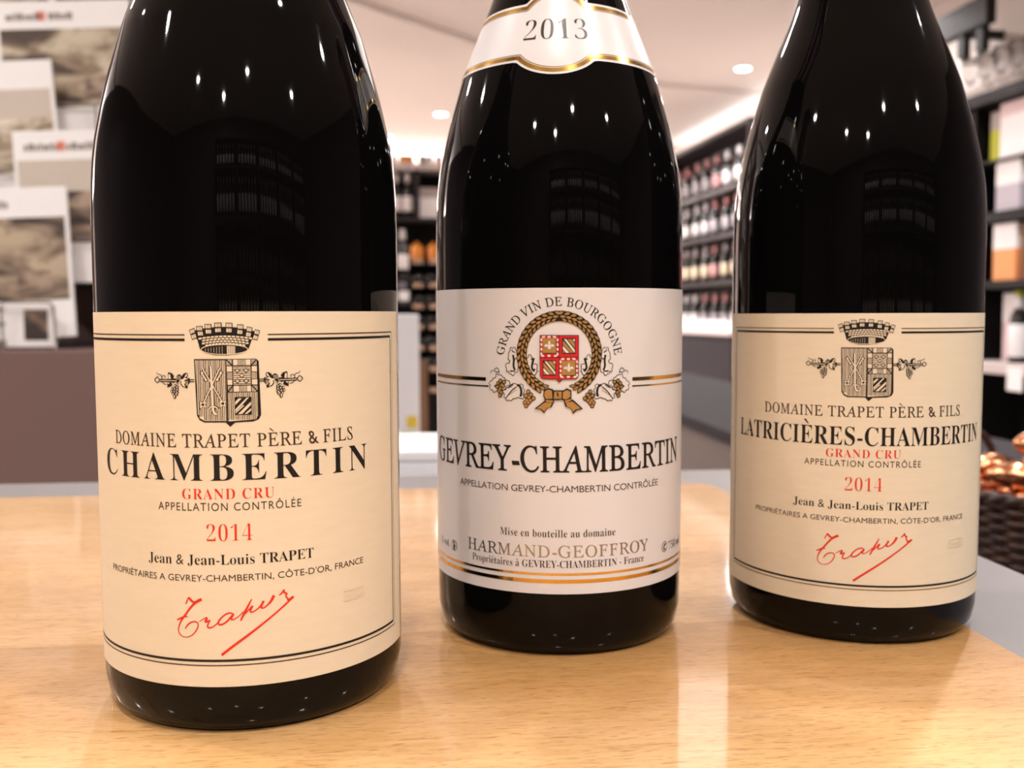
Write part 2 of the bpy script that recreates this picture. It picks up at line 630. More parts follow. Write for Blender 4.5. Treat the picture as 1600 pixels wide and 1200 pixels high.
# ------------------------------------------------------------------ ceiling lamps
def downlight(u, v, zc, label, power=LAMP_W, first=[], far=[]):
    p = rm(u, v, zc)
    if not first:
        e = empty('ceiling_downlight', p)
        rim = obj('rim', lathe([(0.048, 0.0), (0.048, -0.004), (0.062, -0.006), (0.064, 0.0), (0.048, 0.0)], 32), M['lamp_rim'], e)
        obj('lens', lathe([(0.0, -0.0025), (0.048, -0.0025), (0.048, -0.0005), (0, -0.0005)], 24), M['lamp'], e)
        ld = bpy.data.lights.new('lamp_light', 'SPOT')
        ld.energy = power
        ld.color = LIGHT
        ld.spot_size = math.radians(165)
        ld.spot_blend = 0.9
        ld.shadow_soft_size = 0.045
        lo = bpy.data.objects.new('lamp_light', ld)
        C.objects.link(lo)
        lo.parent = e
        lo.location = (0, 0, -0.012)
        first.append(e)
    else:
        e = copy_tree(first[0])
        e.location = p
    if v > 2.0 or (v > 0.5 and u < -2.0):                          # brighter lamps over the far part of the shop
        for ch in e.children:
            if ch.type == 'LIGHT':
                if not far:
                    far.append(ch.data.copy())
                    far[0].energy = FAR_W
                ch.data = far[0]
    else:
        for ch in e.children:
            if ch.type == 'LIGHT' and far and ch.data == far[0]:
                if len(far) < 2:
                    far.append(far[0].copy())
                    far[1].energy = power
                ch.data = far[1]
    return props(e, label, 'ceiling lamp', 'recessed ceiling downlights')


LOWC = CEIL - 0.035


def room_uv(x, y):
    return (CS * x + SN * y, -SN * x + CS * y)


u, v = room_uv(-0.585, 8.3)
downlight(u, v, LOWC, 'small bright ceiling spot seen between the left and middle bottles')
u, v = room_uv(1.61, 6.95)
downlight(u, v, CEIL, 'bright round ceiling spot seen between the middle and right bottles')
for (u, v) in [(-0.55, -2.0), (-1.3, -1.5), (0.2, -1.6), (1.6, -1.4), (-1.9, -0.2), (2.0, 0.1), (-1.0, 0.9), (1.0, 1.2), (-2.3, 1.2),
               (2.2, 2.6), (-0.4, 3.2), (2.6, 5.2), (-2.0, 3.0), (-0.1, -0.45), (0.9, -0.5)]:  # the first and the last two are added to brighten labels and board
    downlight(u, v, CEIL, 'unseen recessed ceiling downlight above the shop counter, out of the picture')
for (u, v) in [(2.05, 7.25), (-1.6, 6.2), (1.9, 8.6), (0.3, 9.4), (-2.4, 8.8)]:  # the first is an added lamp that brightens the far bottle wall
    downlight(u, v, LOWC, 'unseen recessed ceiling downlight in the lowered ceiling, hidden behind the bottles')

# two flat luminous panels in the ceiling above the middle of the shop (mirrored in the varnish of the board)
M['panel_glow'] = mat('lit_panel_diffuser', (0.9, 0.9, 0.9), 0.5, emit=(1.0, 0.93, 0.88), estr=2.8)
for (pu, pv, w, l, lb) in ((1.52, 4.05, 1.0, 1.5, 'wide lit ceiling panel above the island counter'),):
    e = empty('ceiling_panel_light', rm(pu, pv, CEIL), TH, lb, 'ceiling light')
    bm = bmesh.new()
    for (x0, x1, y0, y1) in ((-w / 2 - .02, -w / 2, -l / 2 - .02, l / 2 + .02), (w / 2, w / 2 + .02, -l / 2 - .02, l / 2 + .02), (-w / 2, w / 2, -l / 2 - .02, -l / 2), (-w / 2, w / 2, l / 2, l / 2 + .02)):
        box_into(bm, x0, x1, y0, y1, -0.012, -0.0005)
    obj('frame', bm, M['lamp_rim'], e, False)
    obj('diffuser', box(-w / 2, w / 2, -l / 2, l / 2, -0.009, -0.001), M['panel_glow'], e, False)


# strip lights in open troughs; left and back ones are added to brighten the ceiling
def cove(u0, u1, v0, v1, z, watts, label):
    cu0, cv0 = (u0 + u1) / 2, (v0 + v1) / 2
    e = empty('cove_light', rm(cu0, cv0, z), TH, label, 'strip light', 'strip lights along the walls')
    w, l = abs(u1 - u0), abs(v1 - v0)
    bm = bmesh.new()
    box_into(bm, -w / 2, w / 2, -l / 2, l / 2, 0, 0.008)
    for sx in (-1, 1): box_into(bm, sx * (w / 2 - .004) - .004, sx * (w / 2 - .004) + .004, -l / 2, l / 2, 0.008, 0.05)
    for sy in (-1, 1): box_into(bm, -w / 2 + .008, w / 2 - .008, sy * (l / 2 - .004) - .004, sy * (l / 2 - .004) + .004, 0.008, 0.05)
    obj('trough', bm, M['lamp_rim'], e, False)
    ld = bpy.data.lights.new('strip_light', 'AREA')
    ld.shape = 'RECTANGLE'
    ld.size, ld.size_y = w - 0.03, l - 0.03
    ld.energy = watts
    ld.color = LIGHT
    lo = bpy.data.objects.new('strip_light', ld)
    C.objects.link(lo)
    lo.parent = e
    lo.location = (0, 0, 0.03)
    lo.rotation_euler = (math.pi, 0, 0)


cove(3.08, 3.18, 6.9, 9.4, EYE + 1.46, 4, 'strip light trough along the right wall, above the far bottle wall')
cove(U0, U0 + 0.1, 4.6, 10.0, 1.7, 330, 'added strip light trough on the left wall, brightening the ceiling, behind the left bottle')
cove(-2.8, 2.6, V1 - 0.1, V1, 2.2, 150, 'added strip light trough along the back wall, brightening the ceiling')

# ------------------------------------------------------------------ table and board
TR = math.radians(6.0)
tab = empty('counter_table', (0.122, 0.603, 0), TR, 'grey table with a wooden board let into its top, under the three bottles', 'table')
# local frame: x left (negative) .. right 0, y back 0 .. front negative; corner of the board at the origin


def round_rect(x0, x1, y0, y1, r, n=6):
    pts = []
    for cx, cy, a0 in ((x1 - r, y0 + r, -90), (x1 - r, y1 - r, 0), (x0 + r, y1 - r, 90), (x0 + r, y0 + r, 180)):
        for k in range(n + 1):
            a = math.radians(a0 + 90 * k / n)
            pts.append((cx + r * math.cos(a), cy + r * math.sin(a)))
    return pts


bm = prism(round_rect(-1.10, 0.062, -0.95, 0.055, 0.02), TOP - 0.034, TOP - 0.0012)
top_o = obj('table_top', bm, M['table_grey'], tab, False)
bd = obj('wooden_board', prism(round_rect(-1.04, 0.0, -0.89, 0.0, 0.018, 8), TOP - 0.0011, TOP), M['oak'], tab, False)
for (x, y) in ((-1.05, -0.9), (0.0, -0.9), (-1.05, 0.0), (0.0, 0.0)):
    obj('leg', box(x - .03, x + .03, y - .03, y + .03, 0.0, TOP - 0.034, 0.004), M['table_grey'], tab, False)

# ------------------------------------------------------------------ the three wine bottles
RB = 0.04115
SHOULDER = [(0.0, 0.0), (0.0365, 0.0), (0.0385, 0.0008), (0.0402, 0.0035), (0.04108, 0.0085), (RB, 0.016), (RB, 0.128), (0.0409, 0.1385), (0.0401, 0.1485),
            (0.0386, 0.157), (0.0365, 0.166), (0.0335, 0.1765), (0.0318, 0.182), (0.0287, 0.190), (0.0239, 0.202), (0.0212, 0.210), (0.0187, 0.220),
            (0.0168, 0.231), (0.0157, 0.243), (0.0150, 0.258), (0.0146, 0.275), (0.0144, 0.2865)]


def cat_rom(P, sub=4):
    out = []
    for i in range(len(P) - 1):
        p0, p1, p2, p3 = P[max(i - 1, 0)], P[i], P[i + 1], P[min(i + 2, len(P) - 1)]
        for k in range(sub):
            t = k / sub
            q = []
            for d in (0, 1):
                a, b, c, e = p0[d], p1[d], p2[d], p3[d]
                q.append(0.5 * (2 * b + (c - a) * t + (2 * a - 5 * b + 4 * c - e) * t * t + (3 * b - a - 3 * c + e) * t ** 3))
            out.append(tuple(q))
    return out + [P[-1]]


BODY = cat_rom(SHOULDER[6:], 4)


def prof_r(h):
    if h <= BODY[0][1]: return RB
    for (r0, h0), (r1, h1) in zip(BODY, BODY[1:]):
        if h0 <= h <= h1: return r0 + (r1 - r0) * (h - h0) / (h1 - h0)
    return BODY[-1][0]


PUNT = [(0.0, 0.022), (0.010, 0.020), (0.020, 0.013), (0.028, 0.004), (0.0325, 0.0), (0.0365, 0.0)]
GLASS_PROF = PUNT + SHOULDER[2:6] + BODY + [(0.0158, 0.2868), (0.0162, 0.289), (0.0158, 0.2925), (0.0148, 0.2945), (0.0100, 0.2945), (0.0095, 0.290), (0.0, 0.290)]
CAP_PROF = [(prof_r(h) + 0.0003, h) for h in [0.228 + 0.0585 * k / 16 for k in range(17)]] + \
    [(0.0161, 0.2870), (0.0165, 0.289), (0.0161, 0.2928), (0.0150, 0.2949), (0.0, 0.2951)]


def bottle(x, y, label):
    e = empty('wine_bottle', (x, y, TOP), 0, label, 'wine bottle', 'wine bottles on the wooden board')
    obj('glass_body', lathe(GLASS_PROF, 128), M['glass'], e)
    c = obj('capsule', lathe(CAP_PROF, 64), M['capsule'], e)
    c['label'] = 'dark red foil capsule'
    return e


SIG = [  # the signature, traced as strokes (x, y, width) in a 1600 x 1018 drawing
    ([(245, 275), (270, 215), (285, 190), (305, 225), (345, 255), (390, 230), (432, 210)], [10, 12, 16, 22, 16, 26, 26]),
    ([(400, 225), (345, 262), (285, 335), (235, 410), (190, 470), (158, 540), (145, 600), (160, 650), (205, 680), (260, 682), (320, 650), (365, 590), (388, 530), (378, 495), (340, 482), (290, 500), (250, 540), (234, 580)],
     [24, 22, 18, 18, 16, 12, 10, 9, 7, 8, 10, 12, 11, 11, 12, 13, 12, 9]),
    ([(132, 474), (175, 455), (215, 432), (262, 426)], [10, 16, 14, 9]),
    ([(398, 486), (440, 455), (480, 432), (490, 445), (455, 490), (500, 480), (525, 460), (500, 505), (485, 545), (510, 562), (550, 550), (600, 505), (640, 450)], [7, 8, 12, 16, 18, 14, 10, 12, 14, 14, 12, 10, 9]),
    ([(770, 385), (735, 378), (690, 395), (640, 440), (605, 495), (620, 525), (665, 515), (715, 475), (760, 415), (785, 385), (760, 430), (750, 462), (780, 465), (830, 430), (890, 370)], [10, 14, 13, 14, 17, 15, 15, 15, 14, 16, 18, 14, 10, 9, 10]),
    ([(978, 222), (950, 280), (905, 370), (855, 478)], [10, 16, 22, 14]),
    ([(905, 400), (950, 345), (995, 295), (965, 350), (958, 382), (990, 382), (1040, 350), (1085, 300), (1115, 240), (1085, 300), (1075, 340), (1105, 345), (1150, 310), (1190, 265), (1220, 200)], [10, 12, 16, 16, 14, 12, 12, 16, 20, 20, 16, 12, 14, 24, 26]),
    ([(1278, 205), (1310, 180), (1335, 135), (1330, 180), (1368, 195), (1345, 225), (1380, 265), (1362, 270), (1400, 272), (1438, 240)], [10, 16, 14, 16, 18, 12, 14, 12, 26, 22]),
    ([(1438, 240), (1385, 290), (1290, 375), (1150, 490), (1000, 610), (850, 725), (740, 810), (640, 895)], [14, 18, 16, 17, 20, 22, 22, 24]),
]


def sig_art(art, x0, y0, kx, ky):
    for pts, ws in SIG:
        art.stroke([(x0 + p[0] * kx, y0 - p[1] * ky) for p in pts], [w * kx * 1.3 for w in ws], 0, 0, False, 2)


def crest_art(a, cx):
    """crown, quartered shield and vine sprigs; ink 0, paper 1 (paper lies one layer higher)"""
    K = 15.6 / 95.0 * 0.99          # mm per drawing unit; the drawing is 891 x 1200 at 6.854 units / photo unit
    k = K / 6.854
    X = lambda x: cx + (x - 445) * k
    Y = lambda y: 94.0 - (y - 457) * 0.1585 / 6.854
    P = lambda pts: [(X(x), Y(y)) for x, y in pts]
    # --- crown
    a.poly(P([(100, 165), (200, 138), (330, 122), (445, 118), (560, 126), (680, 150), (765, 180), (755, 240), (620, 225), (445, 205), (250, 222), (125, 240)]), 0, 0)
    a.poly(P([(110, 190), (160, 255), (185, 355), (230, 390), (330, 415), (445, 418), (560, 405), (640, 380), (668, 350), (700, 260), (755, 190), (620, 205), (445, 190), (250, 205)]), 0, 0)
    mer = [(75, 150, 130, 128, -.5), (148, 112, 215, 108, -.25), (235, 90, 305, 88, -.12), (335, 76, 408, 74, 0), (448, 76, 515, 78, .05), (562, 92, 625, 98, .15), (655, 116, 712, 128, .3), (735, 145, 785, 160, .5)]
    for x0, y0, x1, y1, t in mer:
        dx = -t * 60
        a.poly(P([(x0, y0), (x1, y1), (x1 + dx, y1 + 105), (x0 + dx, y0 + 105)]), 0, 0)
        for r0, r1 in ((8, 44), (60, 98)):
            for q0, q1 in ((.12, .38), (.44, .62), (.68, .86)):
                p = lambda q, r: (x0 + (x1 - x0) * q + dx * r / 105, y0 + (y1 - y0) * q + r)
                a.poly(P([p(q0, r0), p(q1, r0), p(q1, r1), p(q0, r1)]), 1, 1)
    for row in range(4):
        yb = 210 + row * 25
        hw0 = 272 - row * 18
        n = 13
        for i in range(n):
            f0, f1 = (i + .12 + .5 * (row % 2)) / n, (i + .9 + .5 * (row % 2)) / n
            if f1 > 1: continue
            xx = lambda f: 438 + (f - .5) * 2 * hw0
            sag = lambda f: -((2 * f - 1) ** 2) * -26
            a.poly(P([(xx(f0), yb + sag(f0)), (xx(f1), yb + sag(f1)), (xx(f1) * .99 + 4, yb + 17 + sag(f1)), (xx(f0) * .99 + 4, yb + 17 + sag(f0))]), 1, 1)
    el = lambda rx, ry, n=28: [(428 + rx * math.cos(2 * math.pi * i / n), 355 + ry * math.sin(2 * math.pi * i / n)) for i in range(n)]
    a.stroke(P(el(232, 52)), 7 * k, 1, 1, True)
    a.poly(P([(455, 318), (535, 322), (535, 404), (455, 408)]), 1, 1)
    for i in range(4):
        a.line((X(470 + i * 18), Y(322)), (X(470 + i * 18), Y(402)), 5 * k, 0, 2)
    for i in range(7):
        a.line((X(240 + i * 28), Y(345 - i * 4)), (X(240 + i * 28), Y(375 + i * 4)), 3 * k, 1, 1)
    # --- shield
    sh = [(118, 455), (735, 455), (765, 480), (778, 1050), (755, 1095), (700, 1118), (520, 1125), (470, 1170), (425, 1122), (210, 1122), (160, 1095), (135, 1045)]
    a.poly(P(sh), 0, 0)
    a.poly(P([(130, 468), (440, 468), (440, 1105), (215, 1105), (165, 1075), (148, 1030)]), 1, 1)
    a.poly(P([(456, 810), (745, 808), (745, 1060), (725, 1095), (500, 1108), (456, 1112)]), 1, 1)
    i = 0
    while i < 17:                                   # hatching of the left half
        x = 142 + i * 18.2
        a.line((X(x), Y(468)), (X(x + 1), Y(1100 if x > 200 else 1060)), (9 if i % 3 else 6) * k, 0, 2)
        i += 1
    for i in range(16):
        x = 466 + i * 18
        a.line((X(x), Y(810)), (X(x), Y(1095)), (9 if i % 3 else 6) * k, 0, 2)
    # chequered border of the upper right quarter
    a.poly(P([(446, 462), (745, 462), (748, 800), (456, 800)]), 1, 1)
    for (x0, x1, y0, y1) in ((446, 510, 462, 520), (560, 632, 462, 525), (690, 745, 462, 520), (450, 505, 592, 668), (690, 745, 592, 668), (456, 508, 735, 800), (570, 640, 735, 800), (690, 748, 735, 800)):
        n = max(3, int((x1 - x0) / 13))
        for j in range(n + 1):
            x = x0 + (x1 - x0) * j / n
            a.line((X(x), Y(y0)), (X(x), Y(y1)), 6 * k, 0, 2)
    for p, q in (((446, 462), (505, 525)), ((745, 462), (688, 525)), ((456, 800), (508, 732)), ((748, 800), (690, 732))):
        a.line((X(p[0]), Y(p[1])), (X(q[0]), Y(q[1])), 12 * k, 0, 2)
    for x in (506, 688): a.line((X(x), Y(462)), (X(x), Y(800)), 10 * k, 0, 2)
    for y in (526, 732): a.line((X(446), Y(y)), (X(748), Y(y)), 10 * k, 0, 2)
    for y in (592, 668):
        a.line((X(446), Y(y)), (X(506), Y(y)), 6 * k, 0, 2)
        a.line((X(688), Y(y)), (X(746), Y(y)), 6 * k, 0, 2)
    for j in range(9): a.line((X(510), Y(540 + j * 22)), (X(686), Y(540 + j * 22)), 7 * k, 0, 2)
    for (x, y) in ((552, 575), (638, 575), (596, 628), (552, 685), (638, 685)):
        a.poly(P([(x, y - 32), (x + 14, y - 4), (x + 34, y - 10), (x + 18, y + 14), (x, y + 30), (x - 18, y + 14), (x - 34, y - 10), (x - 14, y - 4)]), 0, 3)
        a.poly(P([(x, y - 20), (x + 9, y), (x + 22, y - 2), (x, y + 18), (x - 22, y - 2), (x - 9, y)]), 1, 4)
    # lower right banded square
    a.poly(P([(518, 855), (688, 855), (688, 1045), (518, 1045)]), 0, 3)
    for pts in ([(525, 985), (640, 862), (660, 862), (525, 1015)], [(525, 940), (525, 905), (560, 870), (590, 870)], [(550, 1035), (680, 905), (680, 940), (590, 1035)], [(615, 1035), (680, 975), (680, 1000), (640, 1035)], [(525, 1030), (525, 1022), (600, 940), (612, 948)]):
        a.poly(P(pts), 1, 4)
    # keys and sword
    def bar(p, q, w):
        a.line((X(p[0]), Y(p[1])), (X(q[0]), Y(q[1])), (w + 14) * k, 0, 3)
        a.line((X(p[0]), Y(p[1])), (X(q[0]), Y(q[1])), w * k, 1, 4)
    bar((205, 550), (400, 910), 13)
    bar((380, 550), (212, 910), 13)
    bar((195, 600), (240, 672), 16)
    bar((392, 600), (350, 672), 16)
    for (x, y) in ((200, 598), (238, 672), (390, 598), (352, 672)):
        a.disc(X(x), Y(y), 21 * k, 0, 3)
        a.disc(X(x), Y(y), 13 * k, 1, 5)
    for (x, y) in ((202, 932), (402, 922)):
        st = [(x - 36, y - 32), (x, y - 22), (x + 36, y - 32), (x + 24, y), (x + 34, y + 36), (x, y + 22), (x - 30, y + 44), (x - 24, y)]
        a.poly(P([(x + (px - x) * 1.22, y + (py - y) * 1.22) for px, py in st]), 0, 3)
        a.poly(P(st), 1, 5)
        a.poly(P([(x - 13, y - 13), (x + 13, y - 13), (x + 13, y + 13), (x - 13, y + 13)]), 0, 6)
    bar((290, 530), (300, 945), 22)
    a.stroke(P([(258, 985), (275, 958), (305, 950), (340, 962), (352, 985)]), 28 * k, 0, 3, False, 1)
    a.stroke(P([(258, 985), (275, 958), (305, 950), (340, 962), (352, 985)]), 13 * k, 1, 6, False, 1)
    a.stroke(P([(302, 960), (306, 1005), (322, 1032), (345, 1030)]), 38 * k, 0, 3, False, 1)
    a.stroke(P([(302, 960), (306, 1005), (322, 1032), (342, 1030)]), 24 * k, 1, 6, False, 1)
    # --- vine sprigs on both sides; drawn for the left, mirrored for the right
    kk = K / 15.0
    for sg in (-1, 1):
        ox = cx - 445 * k + (118 * k if sg < 0 else 765 * k)
        U = lambda x: ox + sg * (1165 - x) * kk
        V = lambda y: 93.85 - (y - 15) * 0.1585 / 15.0
        Q = lambda pts: [(U(x), V(y)) for x, y in pts]
        for (x0, x1) in ((320, 740), (1060, 1165)):
            a.line((U(x0), V(470)), (U(x1), V(470)), 22 * kk, 0, 1)
            a.line((U(x0), V(518)), (U(x1), V(518)), 22 * kk, 0, 1)
        a.stroke(Q([(185, 480), (215, 440), (262, 410), (310, 470), (310, 500), (262, 550), (215, 520)]), 22 * kk, 0, 1, True)
        a.stroke(Q([(250, 295), (245, 325), (275, 350), (340, 355), (375, 385), (372, 460)]), [10 * kk] * 2 + [14 * kk] * 3 + [22 * kk], 0, 1, False, 2)
        a.stroke(Q([(375, 420), (410, 375), (460, 380), (470, 415), (440, 425)]), 15 * kk, 0, 1, False, 2)
        a.stroke(Q([(380, 525), (420, 570), (490, 585)]), 16 * kk, 0, 1, False, 1)
        leaf = [(545, 300), (640, 325), (690, 390), (660, 440), (735, 445), (735, 470), (610, 465), (515, 465), (545, 430), (530, 385)]
        a.poly(Q(leaf), 0, 1)
        a.poly(Q([(555, 350), (590, 340), (610, 455), (545, 455), (560, 420), (545, 390)]), 1, 2)
        a.poly(Q([(510, 520), (515, 655), (590, 630), (640, 600), (700, 520)]), 0, 1)
        a.poly(Q([(515, 535), (580, 540), (540, 580)]), 1, 2)
        a.poly(Q([(620, 530), (680, 560), (670, 640), (650, 610)]), 1, 2)
        a.poly(Q([(745, 500), (745, 400), (775, 355), (830, 345), (880, 385), (905, 340), (960, 310), (1015, 320), (1020, 380), (990, 420), (1050, 430), (1070, 480), (1050, 550), (1010, 600), (1000, 680), (950, 655), (880, 630), (840, 580), (850, 510), (800, 570), (750, 580)]), 0, 1)
        a.poly(Q([(800, 530), (840, 465), (890, 460), (930, 430), (975, 340), (1005, 335), (995, 385), (950, 420), (960, 435), (1030, 445), (930, 480), (950, 540), (930, 580), (955, 640), (890, 610), (860, 560), (865, 500), (840, 500), (805, 560), (760, 560)]), 1, 2)
        for j in range(5): a.line((U(770 + j * 20), V(380)), (U(760 + j * 18), V(470)), 6 * kk, 1, 2)
        for j in range(4): a.line((U(945 + j * 25), V(490)), (U(975 + j * 10), V(600)), 7 * kk, 1, 2)
        gr = [(710, 610), (760, 640), (640, 680), (700, 680), (760, 700), (625, 740), (685, 745), (755, 770), (660, 800), (735, 810), (690, 840), (685, 880)]
        for (x, y) in gr: a.disc(U(x), V(y), 38 * kk, 0, 1, 10)
        for (x, y) in gr: a.disc(U(x - 6), V(y), 15 * kk, 1, 2, 8, 22 * kk)


def cream_label(bt, cx, title, title_x, title_y, title_cap, title_space, title_off):
    """the cream label of the left and right bottles; cx = centre of the label along the girth (mm)"""
    sheet = label_sheet('label', RB, cx - 58.5, cx + 58.5, 12.75, 105.5 if cx > 0 else 104.6, M['cream_paper'], bt)
    sheet['label'] = 'cream paper label printed in black and red'
    a = Art()
    HB, GI, GO = 52.3, 9.2, 10.4
    tp, bt_ = 99.9, 18.2
    # fine outer rule in brass brown (0), strong inner rule in black (1)
    for (o_, w, mi) in ((0.0, 0.30, 0), (1.2, 0.62, 1)):
        t, b_, xl, xr = tp - o_, bt_ + o_, cx - HB + o_, cx + HB - o_
        a.rect(xl, cx - GI - .2, t - w / 2, t + w / 2, mi)
        a.rect(cx + GO, xr, t - w / 2, t + w / 2, mi)
        a.rect(xl, xr, b_ - w / 2, b_ + w / 2, mi)
        a.rect(xl - w / 4, xl + w / 4, b_, t, mi)
        a.rect(xr - w / 4, xr + w / 4, b_, t, mi)
    a.wrap('border', RB, [M['ink_tan'] if cx < 0 else M['ink_brown'], M['ink_black']], sheet)
    a = Art()
    crest_art(a, cx + 0.55)
    a.wrap('crest', RB, [M['ink_black'], M['crest_cream']], sheet)
    a = Art()
    a.text('DOMAINE TRAPET PÈRE & FILS', cx - 32.9, cx + 33.0, 72.5, 3.2, 'ital', 1.08, 0.006, 1)
    a.text(title, title_x[0], title_x[1], title_y, title_cap, 'bold', title_space, title_off, 0)
    a.text('GRAND CRU', cx - 11.1, cx + 11.2, 59.75, 2.6, 'bold', 1.12, -0.01, 2)
    a.text('APPELLATION CONTRÔLÉE', cx - 17.8, cx + 17.8, 56.9, 1.95, 'sans', 1.2, 0.0, 1)
    a.text('2014', cx - 5.2, cx + 5.8, 49.3, 4.15, 'bold', 1.04, -0.022, 2)
    a.text('Jean & Jean-Louis TRAPET', cx - 21.3, cx + 20.8, 43.5, 2.5, 'bold', 1.0, -0.008, 0)
    a.text("PROPRIÉTAIRES A GEVREY-CHAMBERTIN, CÔTE-D'OR, FRANCE", cx - 36.4, cx + 36.1, 39.35, 1.6, 'sans', 1.0, 0.0, 1)
    a.wrap('lettering', RB, [M['ink_black'], M['ink_brown'], M['ink_red']], sheet)
    a = Art()
    sig_art(a, cx - 13.45 - 132 * 0.0221, 39.2, 0.0221, 0.0205)
    sg = a.wrap('signature', RB, [M['ink_red']], sheet)
    sg['label'] = 'red handwritten signature'
    # small blind embossed stamp
    a = Art()
    for (x0, y0, x1, y1) in ((29.4, 33.0, 36.2, 33.25), (29.4, 30.4, 36.2, 30.65), (29.4, 30.4, 29.65, 33.2), (35.95, 30.4, 36.2, 33.2)):
        a.rect(cx + x0, cx + x1, y0, y1)
    for j in range(7):
        a.rect(cx + 30.2 + j * .8, cx + 30.6 + j * .8, 31.1, 32.3)
    a.wrap('embossed_stamp', RB, [M['crest_cream']], sheet, off=0.00026)


bL = bottle(-0.07365, 0.27827, 'dark wine bottle, cream label with widely spaced capitals, at the front left')
cream_label(bL, 3.95, 'CHAMBERTIN', (-34.2, 42.0), 64.3, 6.55, 1.28, -0.006)
bR = bottle(0.11884, 0.34207, 'dark wine bottle, cream label with long hyphenated title, at the right')
cream_label(bR, -9.95, 'LATRICIÈRES-CHAMBERTIN', (-56.4, 35.2), 63.6, 5.75, 1.02, -0.004)
bM = bottle(0.01582, 0.33289, 'dark wine bottle with white label, wreath crest and white year band on its shoulder')


